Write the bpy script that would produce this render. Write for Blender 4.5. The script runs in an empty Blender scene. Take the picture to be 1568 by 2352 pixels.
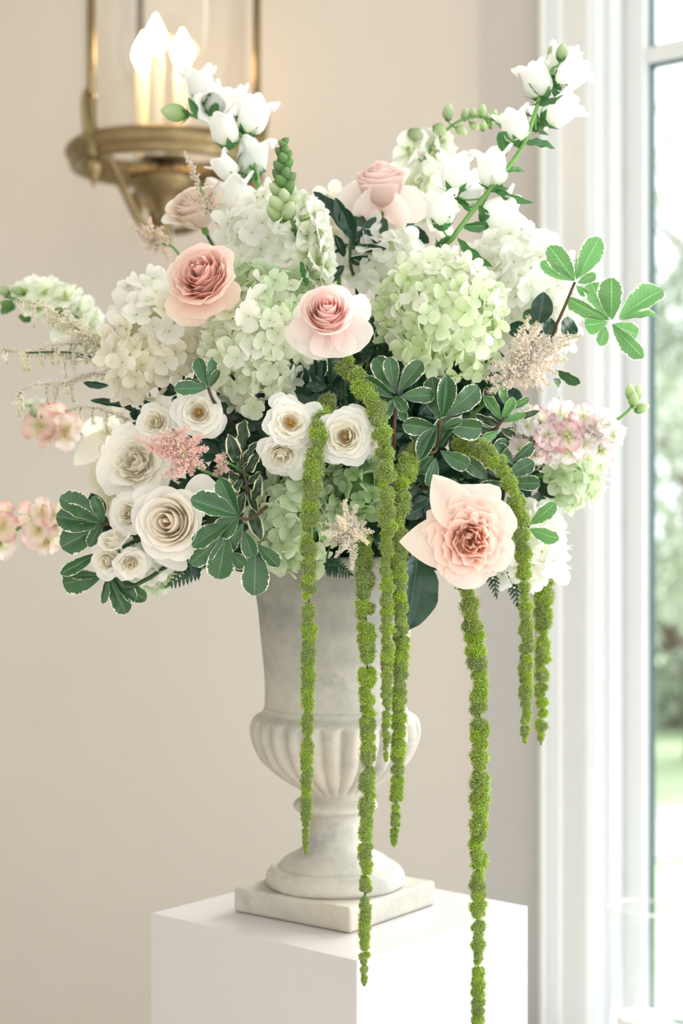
import bpy, math, random
from mathutils import Vector, Matrix, Quaternion, noise

random.seed(7)
R = random.random
def U(a, b): return a + (b - a) * random.random()
PI = math.pi
scn = bpy.context.scene
COL = scn.collection
FPX = 3742.0                 # focal length in pixels of the 1568x2352 frame
CAMZ = 1.5
def S(r, g, b):              # sRGB 0..255 -> linear
    f = lambda c: (c / 255 / 12.92) if c <= 10 else ((c / 255 + 0.055) / 1.055) ** 2.4
    return (f(r), f(g), f(b))
def P(px, py, Y):            # a point at distance Y seen at that pixel
    return Vector(((px - 784) / FPX * Y, Y, CAMZ - (py - 1176) / FPX * Y))

# ------------------------------------------------------------------ camera, sky, daylight, exposure
cam = bpy.data.cameras.new('camera'); camo = bpy.data.objects.new('camera', cam); COL.objects.link(camo)
camo.location = (0, 0, CAMZ); camo.rotation_euler = (PI / 2, 0, 0)
cam.sensor_fit = 'VERTICAL'; cam.sensor_height = 36; cam.sensor_width = 24
cam.lens = FPX / 2352 * 36
cam.clip_start = 0.05; cam.clip_end = 200
cam.dof.use_dof = True; cam.dof.focus_distance = 1.68; cam.dof.aperture_fstop = 3.7; cam.dof.aperture_blades = 0
scn.camera = camo

world = bpy.data.worlds.new('overcast_sky'); scn.world = world; world.use_nodes = True
bg = world.node_tree.nodes['Background']
bg.inputs['Color'].default_value = (0.92, 0.967, 1.0, 1); bg.inputs['Strength'].default_value = 1.45

# room frame: the corner of the two walls, wall directions and normals into the room
CX, CY = 316 / FPX * 3.6, 3.6
D1 = Vector((0.759, -0.651, 0)); D2 = Vector((0.651, 0.759, 0)); DL = Vector((-0.990, 0.139, 0))      # window wall, its outward normal, left wall
NW = Vector((-0.651, -0.759, 0)); NL = Vector((-0.139, -0.990, 0))    # wall normals
CORNER = Vector((CX, CY, 0))
def WP(t, w, z): return CORNER + D1 * t + NW * w + Vector((0, 0, z))  # point on the window wall
def LP(t, w, z): return CORNER + DL * t + NL * w + Vector((0, 0, z))  # point on the left wall

def area(name, loc, direction, sx, sy, power, color):
    l = bpy.data.lights.new(name, 'AREA'); l.shape = 'RECTANGLE'; l.size = sx; l.size_y = sy
    l.energy = power; l.color = color
    o = bpy.data.objects.new(name, l); COL.objects.link(o); o.location = loc
    o.rotation_euler = direction.to_track_quat('-Z', 'Z').to_euler()
    return o
area('daylight_next_window', WP(2.9, -0.05, 1.9), NW, 1.3, 2.4, 46, (0.97, 0.99, 1.0))

sun = bpy.data.lights.new('hazy_sun', 'SUN'); sun.energy = 8.0; sun.angle = 1.0; sun.color = (1.0, 0.985, 0.96)      # veiled sun shining in through the window
suno = bpy.data.objects.new('hazy_sun', sun); COL.objects.link(suno); suno.location = (6, 8, 10)
suno.rotation_euler = Vector((-0.44, -0.56, -0.70)).to_track_quat('-Z', 'Y').to_euler()

vs = scn.view_settings
vs.view_transform = 'Standard'; vs.look = 'None'; vs.gamma = 1; vs.use_curve_mapping = False
vs.exposure = 0.64
scn.cycles.max_bounces = 9; scn.cycles.diffuse_bounces = 6; scn.cycles.glossy_bounces = 2; scn.cycles.transmission_bounces = 8
scn.cycles.transparent_max_bounces = 10; scn.cycles.use_adaptive_sampling = True; scn.cycles.adaptive_threshold = 0.05; scn.cycles.sample_clamp_indirect = 4.0
scn.cycles.caustics_reflective = False; scn.cycles.caustics_refractive = False

# ------------------------------------------------------------------ node helpers and materials
def newmat(name):
    m = bpy.data.materials.new(name); m.use_nodes = True
    nt = m.node_tree; p = nt.nodes['Principled BSDF']
    return m, nt, p
def link(nt, a, b): nt.links.new(a, b)
def rgb(c): return (c[0], c[1], c[2], 1)
def coords(nt, scale=1.0, kind='Object'):
    t = nt.nodes.new('ShaderNodeTexCoord'); return t.outputs[kind]
def noise_tex(nt, scale, detail=4, rough=0.55, vec=None):
    n = nt.nodes.new('ShaderNodeTexNoise'); n.inputs['Scale'].default_value = scale
    n.inputs['Detail'].default_value = detail; n.inputs['Roughness'].default_value = rough
    if vec is not None: link(nt, vec, n.inputs['Vector'])
    return n.outputs['Fac']
def ramp(nt, fac, stops):
    r = nt.nodes.new('ShaderNodeValToRGB'); link(nt, fac, r.inputs['Fac'])
    e = r.color_ramp.elements
    while len(e) < len(stops): e.new(0.5)
    for k, (pos, c) in enumerate(stops): e[k].position = pos; e[k].color = rgb(c)
    return r.outputs['Color']
def mixc(nt, fac, a, b, mode='MIX'):
    m = nt.nodes.new('ShaderNodeMix'); m.data_type = 'RGBA'; m.blend_type = mode
    for sock, v in ((m.inputs[0], fac), (m.inputs[6], a), (m.inputs[7], b)):
        if isinstance(v, (int, float)): sock.default_value = v
        elif isinstance(v, tuple): sock.default_value = rgb(v)
        else: link(nt, v, sock)
    return m.outputs[2]
def math_n(nt, op, a, b=None, clamp=False):
    m = nt.nodes.new('ShaderNodeMath'); m.operation = op; m.use_clamp = clamp
    for sock, v in ((m.inputs[0], a), (m.inputs[1], b)):
        if v is None: continue
        if isinstance(v, (int, float)): sock.default_value = v
        else: link(nt, v, sock)
    return m.outputs[0]
def bump(nt, p, height, strength, dist=0.002):
    b = nt.nodes.new('ShaderNodeBump'); b.inputs['Strength'].default_value = strength; b.inputs['Distance'].default_value = dist
    link(nt, height, b.inputs['Height']); link(nt, b.outputs['Normal'], p.inputs['Normal'])
def add_translucent(nt, p, color, amount):
    out = nt.nodes['Material Output']
    t = nt.nodes.new('ShaderNodeBsdfTranslucent')
    if isinstance(color, tuple): t.inputs['Color'].default_value = rgb(color)
    else: link(nt, color, t.inputs['Color'])
    mx = nt.nodes.new('ShaderNodeMixShader'); mx.inputs[0].default_value = amount
    link(nt, p.outputs[0], mx.inputs[1]); link(nt, t.outputs[0], mx.inputs[2]); link(nt, mx.outputs[0], out.inputs['Surface'])

def mat_plain(name, c, rough=0.6, spec=0.3, metal=0.0, var=0.0, vscale=8.0, bmp=0.0, bscale=60.0):
    m, nt, p = newmat(name)
    p.inputs['Roughness'].default_value = rough; p.inputs['Specular IOR Level'].default_value = spec; p.inputs['Metallic'].default_value = metal
    v = coords(nt)
    if var > 0:
        n = noise_tex(nt, vscale, 5, 0.6, v)
        d = tuple(x * (1 - var) for x in c); l = tuple(min(1, x * (1 + var)) for x in c)
        link(nt, ramp(nt, n, [(0.3, d), (0.7, l)]), p.inputs['Base Color'])
    else: p.inputs['Base Color'].default_value = rgb(c)
    if bmp > 0: bump(nt, p, noise_tex(nt, bscale, 4, 0.6, v), bmp)
    return m

def mat_petal(name, trans=0.5, rough=0.55, spread=0.10):
    m, nt, p = newmat(name)
    a = nt.nodes.new('ShaderNodeAttribute'); a.attribute_name = 'col'
    oi = nt.nodes.new('ShaderNodeObjectInfo')
    val = math_n(nt, 'ADD', math_n(nt, 'MULTIPLY', oi.outputs['Random'], spread), 1.0 - 0.6 * spread)
    hsv = nt.nodes.new('ShaderNodeHueSaturation'); link(nt, a.outputs['Color'], hsv.inputs['Color']); link(nt, val, hsv.inputs['Value'])
    sat = math_n(nt, 'ADD', math_n(nt, 'MULTIPLY', oi.outputs['Random'], 0.3), 0.85); link(nt, sat, hsv.inputs['Saturation'])
    c = hsv.outputs['Color']
    link(nt, c, p.inputs['Base Color']); p.inputs['Roughness'].default_value = rough; p.inputs['Specular IOR Level'].default_value = 0.22
    tc = coords(nt, kind='Generated')
    add_translucent(nt, p, c, trans)
    return m
M_PETAL = mat_petal('petal')
M_FUZZ = mat_petal('amaranth_fuzz', 0.35, 0.8, 0.28)
M_TINY = mat_petal('plume_floret', 0.6, 0.7)

def mat_leaf(name, dark, light, margin, edge, edgevar, rough=0.34, trans=0.16):
    m, nt, p = newmat(name)
    uv = nt.nodes.new('ShaderNodeUVMap'); uv.uv_map = 'UVMap'
    sep = nt.nodes.new('ShaderNodeSeparateXYZ'); link(nt, uv.outputs['UV'], sep.inputs[0])
    u = math_n(nt, 'ABSOLUTE', math_n(nt, 'SUBTRACT', math_n(nt, 'MULTIPLY', sep.outputs['X'], 2.0), 1.0))
    v = sep.outputs['Y']
    oi = nt.nodes.new('ShaderNodeObjectInfo')
    va = nt.nodes.new('ShaderNodeVectorMath'); va.operation = 'ADD'
    link(nt, uv.outputs['UV'], va.inputs[0]); link(nt, oi.outputs['Random'], va.inputs[1])
    vm = nt.nodes.new('ShaderNodeVectorMath'); vm.operation = 'MULTIPLY'; link(nt, va.outputs[0], vm.inputs[0]); vm.inputs[1].default_value = (2.2, 9.0, 1.0)
    n1 = noise_tex(nt, 2.2, 3, 0.65, vm.outputs[0])
    n2 = noise_tex(nt, 1.0, 2, 0.5, va.outputs[0])
    base = mixc(nt, n2, dark, light)
    rnd = math_n(nt, 'ADD', math_n(nt, 'MULTIPLY', oi.outputs['Random'], 0.5), 0.75)
    base = mixc(nt, 1.0, base, rnd, 'MULTIPLY')
    # pale midrib and side veins
    rib = math_n(nt, 'LESS_THAN', u, 0.035)
    vein = math_n(nt, 'SINE', math_n(nt, 'MULTIPLY', math_n(nt, 'SUBTRACT', v, math_n(nt, 'MULTIPLY', u, 0.22)), 62.0))
    vein = math_n(nt, 'MULTIPLY', math_n(nt, 'GREATER_THAN', vein, 0.93), 0.16)
    base = mixc(nt, math_n(nt, 'ADD', math_n(nt, 'MULTIPLY', rib, 0.55), vein, True), base, tuple(min(1, 2.0 * x + 0.05) for x in light))
    if edgevar > 0:
        e = math_n(nt, 'ADD', u, math_n(nt, 'MULTIPLY', math_n(nt, 'SUBTRACT', n1, 0.5), edgevar))
        e = math_n(nt, 'ADD', e, math_n(nt, 'MULTIPLY', math_n(nt, 'SUBTRACT', v, 0.7), 0.25))
        fac = math_n(nt, 'GREATER_THAN', e, edge)
        fac = math_n(nt, 'MAXIMUM', fac, math_n(nt, 'GREATER_THAN', u, 0.972))
        base = mixc(nt, fac, base, margin)
    link(nt, base, p.inputs['Base Color']); p.inputs['Roughness'].default_value = rough; p.inputs['Specular IOR Level'].default_value = 0.5
    bump(nt, p, vein, 0.4, 0.0006)
    add_translucent(nt, p, base, trans)
    return m
M_VARI = mat_leaf('variegated_leaf', S(28, 64, 40), S(74, 114, 68), S(230, 232, 204), 0.93, 0.70)
M_VARL = mat_leaf('light_variegated_leaf', S(74, 130, 74), S(124, 172, 104), S(240, 242, 222), 0.90, 0.75, 0.3, 0.4)
M_CURL = mat_leaf('curly_variegated_leaf', S(34, 58, 38), S(58, 84, 54), S(220, 220, 184), 0.74, 0.3)
M_DARK = mat_leaf('dark_glossy_leaf', S(20, 50, 36), S(36, 74, 50), S(40, 80, 50), 2.0, 0, 0.28, 0.08)
M_GREEN = mat_leaf('green_leaf', S(44, 96, 52), S(84, 138, 70), S(90, 140, 80), 2.0, 0, 0.4, 0.25)
M_STEM = mat_plain('green_stem', S(104, 148, 74), 0.5, 0.4, var=0.15, vscale=30)
M_STEMD = mat_plain('dark_stem', S(48, 74, 38), 0.5, 0.4, var=0.2, vscale=30)
M_TWIG = mat_plain('brown_twig', S(84, 64, 46), 0.6, 0.3, var=0.2, vscale=40)
M_FOAM = mat_plain('floral_foam', S(24, 44, 26), 0.95, 0.1, var=0.3, vscale=40, bmp=0.3)

# ------------------------------------------------------------------ mesh helpers
def mk(name, verts, faces, mat, smooth=True, uvs=None, cols=None):
    me = bpy.data.meshes.new(name); me.from_pydata([tuple(v) for v in verts], [], faces)
    if smooth: me.polygons.foreach_set('use_smooth', [True] * len(me.polygons))
    if uvs is not None:
        ul = me.uv_layers.new(name='UVMap')
        li = [0] * len(me.loops); me.loops.foreach_get('vertex_index', li)
        flat = []
        for i in li: flat.extend(uvs[i])
        ul.data.foreach_set('uv', flat)
    if cols is not None:
        ca = me.color_attributes.new('col', 'FLOAT_COLOR', 'POINT')
        flat = []
        for c in cols: flat.extend((c[0], c[1], c[2], 1.0))
        ca.data.foreach_set('color', flat)
    if mat is not None: me.materials.append(mat)
    me.update()
    return me
def lerp3(a, b, t): return tuple(a[k] + (b[k] - a[k]) * t for k in range(3))

class MB:                                     # collects geometry for one mesh
    def __init__(s): s.v = []; s.f = []; s.c = []; s.uv = []
    def add(s, verts, faces, col=None, cols=None, uvs=None):
        o = len(s.v); s.v.extend(verts); s.f.extend([tuple(i + o for i in f) for f in faces])
        if cols is not None: s.c.extend(cols)
        elif col is not None: s.c.extend([col] * len(verts))
        if uvs is not None: s.uv.extend(uvs)
    def mesh(s, name, mat, smooth=True):
        return mk(name, s.v, s.f, mat, smooth, s.uv if len(s.uv) == len(s.v) else None, s.c if len(s.c) == len(s.v) else None)

def grid_faces(nu, nv, wrap=False):
    f = []
    for j in range(nv - 1):
        for i in range(nu if wrap else nu - 1):
            i2 = (i + 1) % nu
            f.append((j * nu + i, j * nu + i2, (j + 1) * nu + i2, (j + 1) * nu + i))
    return f
def smooth_path(pts, n=None):                 # Catmull-Rom through the points
    pts = [Vector(p) for p in pts]
    if len(pts) < 3: return [pts[0].lerp(pts[-1], k / 6) for k in range(7)]
    q = [pts[0] * 2 - pts[1]] + pts + [pts[-1] * 2 - pts[-2]]
    out = []
    for i in range(1, len(q) - 2):
        k = n or 6
        for s in range(k):
            t = s / k
            a, b, c, d = q[i - 1], q[i], q[i + 1], q[i + 2]
            out.append(0.5 * ((2 * b) + (c - a) * t + (2 * a - 5 * b + 4 * c - d) * t * t + (3 * b - a - 3 * c + d) * t ** 3))
    out.append(pts[-1])
    return out
def path_at(path, s):                         # point and tangent at fraction s of the length
    L = [0]
    for a, b in zip(path, path[1:]): L.append(L[-1] + (b - a).length)
    d = max(0, min(1, s)) * L[-1]
    for i in range(1, len(path)):
        if L[i] >= d - 1e-9:
            t = (d - L[i - 1]) / max(1e-9, L[i] - L[i - 1])
            return path[i - 1].lerp(path[i], t), (path[i] - path[i - 1]).normalized()
    return path[-1], (path[-1] - path[-2]).normalized()
def path_len(path): return sum((b - a).length for a, b in zip(path, path[1:]))
def tube_geo(path, rad, sides=7):
    path = [Vector(p) for p in path]; n = len(path); v = []
    t0 = (path[1] - path[0]).normalized()
    ref = Vector((0, 0, 1)) if abs(t0.z) < 0.9 else Vector((1, 0, 0))
    x = t0.cross(ref).normalized()
    for i in range(n):
        t = (path[min(i + 1, n - 1)] - path[max(i - 1, 0)]).normalized()
        x = (x - t * x.dot(t)).normalized(); y = t.cross(x)
        r = rad(i / (n - 1)) if callable(rad) else rad
        for k in range(sides):
            a = 2 * PI * k / sides
            v.append(path[i] + x * (math.cos(a) * r) + y * (math.sin(a) * r))
    f = grid_faces(sides, n, True)
    f.append(tuple(range(sides))[::-1]); f.append(tuple(range((n - 1) * sides, n * sides)))
    return v, f
def lathe_geo(profile, sides=48, fn=None):    # profile: (r, z) bottom to top
    v = []
    for (r, z) in profile:
        for k in range(sides):
            a = 2 * PI * k / sides
            rr = fn(r, z, a) if fn else r
            v.append(Vector((rr * math.cos(a), rr * math.sin(a), z)))
    f = grid_faces(sides, len(profile), True)
    if profile[0][0] > 1e-4: f.append(tuple(range(sides))[::-1])
    if profile[-1][0] > 1e-4: f.append(tuple(range((len(profile) - 1) * sides, len(profile) * sides)))
    return v, f
def box_geo(corners):                          # 8 points: bottom 4 then top 4
    return [Vector(c) for c in corners], [(3, 2, 1, 0), (4, 5, 6, 7), (0, 1, 5, 4), (1, 2, 6, 5), (2, 3, 7, 6), (3, 0, 4, 7)]
def ico(sub, r=1.0):
    import bmesh
    bm = bmesh.new(); bmesh.ops.create_icosphere(bm, subdivisions=sub, radius=r)
    v = [x.co.copy() for x in bm.verts]; f = [tuple(y.index for y in x.verts) for x in bm.faces]; bm.free()
    return v, f
def bevel_mesh(me, w, seg=2):
    import bmesh
    bm = bmesh.new(); bm.from_mesh(me)
    bmesh.ops.bevel(bm, geom=list(bm.edges), offset=w, segments=seg, affect='EDGES', profile=0.5)
    bm.to_mesh(me); bm.free(); me.polygons.foreach_set('use_smooth', [False] * len(me.polygons)); me.update()

# ------------------------------------------------------------------ scene helpers
def thing(name, label, cat, loc, group=None):
    o = bpy.data.objects.new(name, None); COL.objects.link(o); o.empty_display_size = 0.02
    o.location = loc; o['label'] = label; o['category'] = cat
    if group: o['group'] = group
    return o
def part(root, name, me, M=None, label=None, kind=None):     # M is the part's world placement
    o = bpy.data.objects.new(name, me); COL.objects.link(o); o.parent = root
    o.matrix_basis = Matrix.Translation(-root.location) @ (M if M is not None else Matrix())
    if label: o['label'] = label
    if kind: o['kind'] = kind
    return o
def subpart(par, name, me, M=None):                          # placed in the part's own frame
    o = bpy.data.objects.new(name, me); COL.objects.link(o); o.parent = par
    if M is not None: o.matrix_basis = M
    return o
def single(name, me, label, cat, group=None, loc=None):
    o = bpy.data.objects.new(name, me); COL.objects.link(o); o['label'] = label; o['category'] = cat
    if group: o['group'] = group
    if loc is not None: o.location = loc
    return o
def struct(name, me, label=None):
    o = bpy.data.objects.new(name, me); COL.objects.link(o); o['kind'] = 'structure'
    if label: o['label'] = label
    return o
def spart(par, name, me):
    o = bpy.data.objects.new(name, me); COL.objects.link(o); o.parent = par; return o
def rot_to(d, roll=0.0):
    d = Vector(d).normalized(); z = Vector((0, 0, 1))
    q = z.rotation_difference(d) if d.z > -0.9999 else Quaternion((1, 0, 0), PI)
    return q.to_matrix().to_4x4() @ Matrix.Rotation(roll, 4, 'Z')
def TRS(loc, d, roll, s): return Matrix.Translation(loc) @ rot_to(d, roll) @ Matrix.Diagonal((s[0], s[1], s[2], 1) if not isinstance(s, (int, float)) else (s, s, s, 1))
def D(dx, up, near): return Vector((dx, -near, up)).normalized()   # a direction: right, up, towards the viewer

# ------------------------------------------------------------------ room
M_WALL = mat_plain('warm_white_wall_paint', S(205, 198, 188), 0.85, 0.15, var=0.02, vscale=2.0, bmp=0.04, bscale=220)
M_WALLW = mat_plain('window_wall_paint', S(200, 198, 197), 0.85, 0.15, var=0.02, vscale=2.0, bmp=0.04, bscale=220)
M_TRIM = mat_plain('white_trim_gloss', S(224, 226, 226), 0.35, 0.45, var=0.01)
M_FLOOR = mat_plain('pale_oak_floor', S(186, 178, 168), 0.5, 0.4, var=0.12, vscale=6)
M_CEIL = mat_plain('ceiling_paint', S(238, 238, 236), 0.9, 0.1)

def wbox(t0, t1, w0, w1, z0, z1):            # a box in the frame of the window wall
    return box_geo([WP(t0, w1, z0), WP(t1, w1, z0), WP(t1, w0, z0), WP(t0, w0, z0), WP(t0, w1, z1), WP(t1, w1, z1), WP(t1, w0, z1), WP(t0, w0, z1)])
ZC = 3.6
ZS, ZH = 0.362, 3.0                            # window sill and head
T0, T1 = 0.291, 1.42                          # opening
mb = MB()
mb.add(*wbox(0.0, T0, -0.16, 0, 0, ZC)); mb.add(*wbox(T0, T1, -0.16, 0, 0, ZS)); mb.add(*wbox(T0, T1, -0.16, 0, ZH, ZC)); mb.add(*wbox(T1, 2.0, -0.16, 0, 0, ZC))
struct('wall_right', mb.mesh('wall_right', M_WALLW, False))
mb = MB(); mb.add(*box_geo([LP(3.3, -0.15, 0), LP(-0.16, -0.15, 0), LP(-0.16, 0, 0), LP(3.3, 0, 0), LP(3.3, -0.15, ZC), LP(-0.16, -0.15, ZC), LP(-0.16, 0, ZC), LP(3.3, 0, ZC)]))
struct('wall_left', mb.mesh('wall_left', M_WALL, False))
RA, RB, RC_, RD = LP(3.2, 0, 0), CORNER - D2 * 5.15, CORNER - D2 * 5.15 + D1 * 5, CORNER + D1 * 5      # the room's other corners
def wall_between(name, p, q, m):
    n = (q - p).normalized().cross(Vector((0, 0, 1))) * 0.15
    mb = MB(); mb.add(*box_geo([(v.x, v.y, 0) for v in (p, q, q + n, p + n)] + [(v.x, v.y, ZC) for v in (p, q, q + n, p + n)])); return struct(name, mb.mesh(name, m, False))
wall_between('wall_side', RB, RA, M_WALL); wall_between('wall_back', RC_, RB, M_CEIL)
def slab(name, z0, z1, m):
    q = [CORNER + D2 * .16, LP(3.4, -.15, 0), RA + Vector((-.2, 0, 0)), RB + Vector((-.2, -.1, 0)), RC_ + Vector((0, -.2, 0)), RD, RD + D2 * .16]; n = len(q)
    v = [(p.x, p.y, z0) for p in q] + [(p.x, p.y, z1) for p in q]
    f = [tuple(range(n))[::-1], tuple(range(n, 2 * n))] + [(k, (k + 1) % n, n + (k + 1) % n, n + k) for k in range(n)]
    return struct(name, mk(name, v, f, m, False))
slab('floor', -0.1, 0.0, M_FLOOR); slab('ceiling', ZC, ZC + 0.1, M_CEIL)
mb = MB(); mb.add(*box_geo([LP(3.3, 0, 0), LP(0, 0, 0), LP(0, 0.018, 0), LP(3.3, 0.018, 0), LP(3.3, 0, 0.14), LP(0, 0, 0.14), LP(0, 0.018, 0.14), LP(3.3, 0.018, 0.14)]))
struct('baseboard_left', mb.mesh('baseboard_left', M_TRIM, False))

# window: casing with beads, jamb, stops, sash with muntin, gasket, panes, latches
def strip_profile(name, prof, z0, z1, mat):   # vertical moulding from a (t, w) outline
    n = len(prof); v = [WP(t, w, z0) for t, w in prof] + [WP(t, w, z1) for t, w in prof]
    f = [(k, (k + 1) % n, n + (k + 1) % n, n + k) for k in range(n)] + [tuple(range(n))[::-1], tuple(range(n, 2 * n))]
    return mk(name, v, f, mat, False)
def bead(t0, t1, w, h, k=6): return [(t0 + (t1 - t0) * (0.5 - 0.5 * math.cos(PI * i / k)), w + h * math.sin(PI * i / k)) for i in range(k + 1)]
TC = 0.177
prof = [(TC, 0.0)] + [(TC, 0.030)] + bead(TC + .002, TC + .020, 0.030, 0.008) + [(TC + .022, 0.024)] + bead(TC + .024, TC + .034, 0.024, 0.006) + [(TC + .036, .021)] + bead(TC + .038, TC + .047, .021, .005) + [(TC + .049, 0.018), (T0 - .004, 0.018), (T0 + .004, 0.014), (T0 + .004, 0.0)]
struct('trim_1', strip_profile('trim_1', prof, 0.0, ZH + 0.12, M_TRIM))
prof2 = [(2 * (T0 + T1) / 2 - t, w) for t, w in prof][::-1]
struct('trim_2', strip_profile('trim_2', prof2, 0.0, ZH + 0.12, M_TRIM))
mb = MB(); mb.add(*wbox(TC - 0.01, T1 + .124, 0, 0.034, ZH, ZH + 0.13)); struct('trim_3', mb.mesh('trim_3', M_TRIM, False))

win = bpy.data.objects.new('window_1', None); COL.objects.link(win); win['kind'] = 'structure'
win['label'] = 'tall white window with a glazed sash and one horizontal bar near its top'
def wpart(name, t0, t1, w0, w1, z0, z1, m=M_TRIM, bev=0.0):
    mb = MB(); mb.add(*wbox(t0, t1, w0, w1, z0, z1)); me = mb.mesh(name, m, False)
    if bev: bevel_mesh(me, bev)
    return spart(win, name, me)
WD = -0.085                                   # room face of the sash
wpart('jamb', T0 - 0.001, T0 + 0.012, -0.155, 0.006, ZS, ZH); wpart('jamb', T1 - 0.012, T1 + 0.001, -0.155, 0.006, ZS, ZH)
wpart('stop', T0 + 0.012, T0 + 0.030, -0.072, -0.030, ZS, ZH, bev=0.004); wpart('stop', T1 - 0.030, T1 - 0.012, -0.072, -0.030, ZS, ZH, bev=0.004)
wpart('sill', T0 - 0.01, T1 + 0.01, -0.155, 0.06, ZS - 0.001, ZS + 0.008, bev=0.004)
SA, SB = T0 + 0.014, T1 - 0.014
STW = 0.060
wpart('stile', SA, SA + STW, WD - 0.05, WD, ZS + 0.01, ZH, bev=0.006); wpart('stile', SB - STW, SB, WD - 0.05, WD, ZS + 0.01, ZH, bev=0.006)
wpart('bottom_rail', SA + STW, SB - STW, WD - 0.05, WD, ZS + 0.01, ZS + 0.07, bev=0.004); wpart('top_rail', SA + STW, SB - STW, WD - 0.05, WD, ZH - 0.08, ZH, bev=0.004)
ZM = 2.462
wpart('muntin', SA + STW, SB - STW, WD - 0.05, WD - 0.004, ZM - 0.016, ZM + 0.016, bev=0.005)
M_GASK = mat_plain('dark_teal_gasket', S(74, 98, 98), 0.4, 0.4)
for (z0, z1) in ((ZS + 0.07, ZM - 0.016), (ZM + 0.016, ZH - 0.08)):
    mb = MB(); g = 0.007
    for b in ((SA + STW, SA + STW + g, z0, z1), (SB - STW - g, SB - STW, z0, z1), (SA + STW, SB - STW, z0, z0 + g), (SA + STW, SB - STW, z1 - g, z1)):
        mb.add(*wbox(b[0], b[1], WD - 0.036, WD - 0.022, b[2], b[3]))
    spart(win, 'gasket', mb.mesh('gasket', M_GASK, False))
def mat_glass(name, tint=(0.97, 0.985, 0.98), ior=1.45, extra=0.0):
    m, nt, p = newmat(name); out = nt.nodes['Material Output']; nt.nodes.remove(p)
    tr = nt.nodes.new('ShaderNodeBsdfTransparent'); tr.inputs[0].default_value = rgb(tint)
    gl = nt.nodes.new('ShaderNodeBsdfGlossy'); gl.inputs['Roughness'].default_value = 0.02; gl.inputs['Color'].default_value = (1, 1, 1, 1)
    lw = nt.nodes.new('ShaderNodeLayerWeight'); lw.inputs['Blend'].default_value = 0.5
    f = math_n(nt, 'ADD', math_n(nt, 'MULTIPLY', math_n(nt, 'POWER', lw.outputs['Facing'], 4.0), (ior - 1) * 2.2), 0.03 + extra, True)
    mx = nt.nodes.new('ShaderNodeMixShader'); link(nt, f, mx.inputs[0]); link(nt, tr.outputs[0], mx.inputs[1]); link(nt, gl.outputs[0], mx.inputs[2])
    link(nt, mx.outputs[0], out.inputs['Surface']); return m
M_PANE = mat_glass('window_glass', ior=1.2)
wpart('pane', SA + STW + 0.002, SB - STW - 0.002, WD - 0.031, WD - 0.027, ZS + 0.072, ZM - 0.018, M_PANE)
wpart('pane', SA + STW + 0.002, SB - STW - 0.002, WD - 0.031, WD - 0.027, ZM + 0.018, ZH - 0.082, M_PANE)
M_STEEL = mat_plain('grey_metal', S(140, 138, 134), 0.4, 0.5, 0.8)
for py in (400, 1205, 2028):
    z = CAMZ - (py - 1176) / FPX * 3.42
    wpart('latch', T0 + 0.010, T0 + 0.022, -0.082, -0.073, z - 0.006, z + 0.006, M_STEEL, 0.002)
# rain drops clinging to the pane beside the stile
M_DROP = mat_glass('rain_drop', (1, 1, 1), 1.33, 0.25)
dv, df = ico(2, 1.0); drop = mk('rain_drop', dv, df, M_DROP)
for k in range(46):
    t = SA + STW + 0.010 + abs(random.gauss(0, 0.022)); z = U(1.75, 2.4) if R() < 0.6 else U(0.7, 1.9)
    o = spart(win, 'rain_drop', drop); o.matrix_basis = TRS(WP(t, WD - 0.0265, z), NW, 0, (s := U(0.0012, 0.0034), s, s * 0.5))

# window seat below the frame that carries the candle
mb = MB(); mb.add(*wbox(T0 - 0.10, T1 + .12, 0.0, 0.46, 0.0, 0.36)); me = mb.mesh('window_seat', M_TRIM, False); bevel_mesh(me, 0.004)
seat = struct('trim_4', me, 'white window seat below the sill')

# outside: lawn, gravel path, trees
M_LAWN = mat_plain('lawn', S(156, 172, 138), 0.9, 0.1, var=0.15, vscale=1.2, bmp=0.2)
M_GRAV = mat_plain('gravel', S(160, 158, 154), 0.9, 0.1, var=0.15, vscale=3)
def flat(name, x0, x1, y0, y1, z, m, lab):
    mb = MB(); nx, ny = 12, 12
    for j in range(ny + 1):
        for i in range(nx + 1):
            x = x0 + (x1 - x0) * i / nx; y = y0 + (y1 - y0) * j / ny
            mb.v.append(Vector((x, y, z + 0.03 * noise.noise(Vector((x, y, 0))))))
    mb.f = grid_faces(nx + 1, ny + 1); return struct(name, mb.mesh(name, m), lab)
flat('lawn', -2, 24, 5.4, 60, -0.42, M_LAWN, 'pale green lawn outside the window')
flat('gravel_path', -2, 24, 8.9, 10.6, -0.405, M_GRAV, 'grey gravel path crossing the lawn outside')
M_TLEAF1 = mat_plain('tree_leaf_light', S(184, 192, 172), 0.6, 0.2, var=0.1)
M_TLEAF2 = mat_plain('tree_leaf_mid', S(154, 164, 146), 0.6, 0.2, var=0.1)
M_BARK = mat_plain('bark', S(120, 108, 94), 0.9, 0.1, var=0.2)
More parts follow.
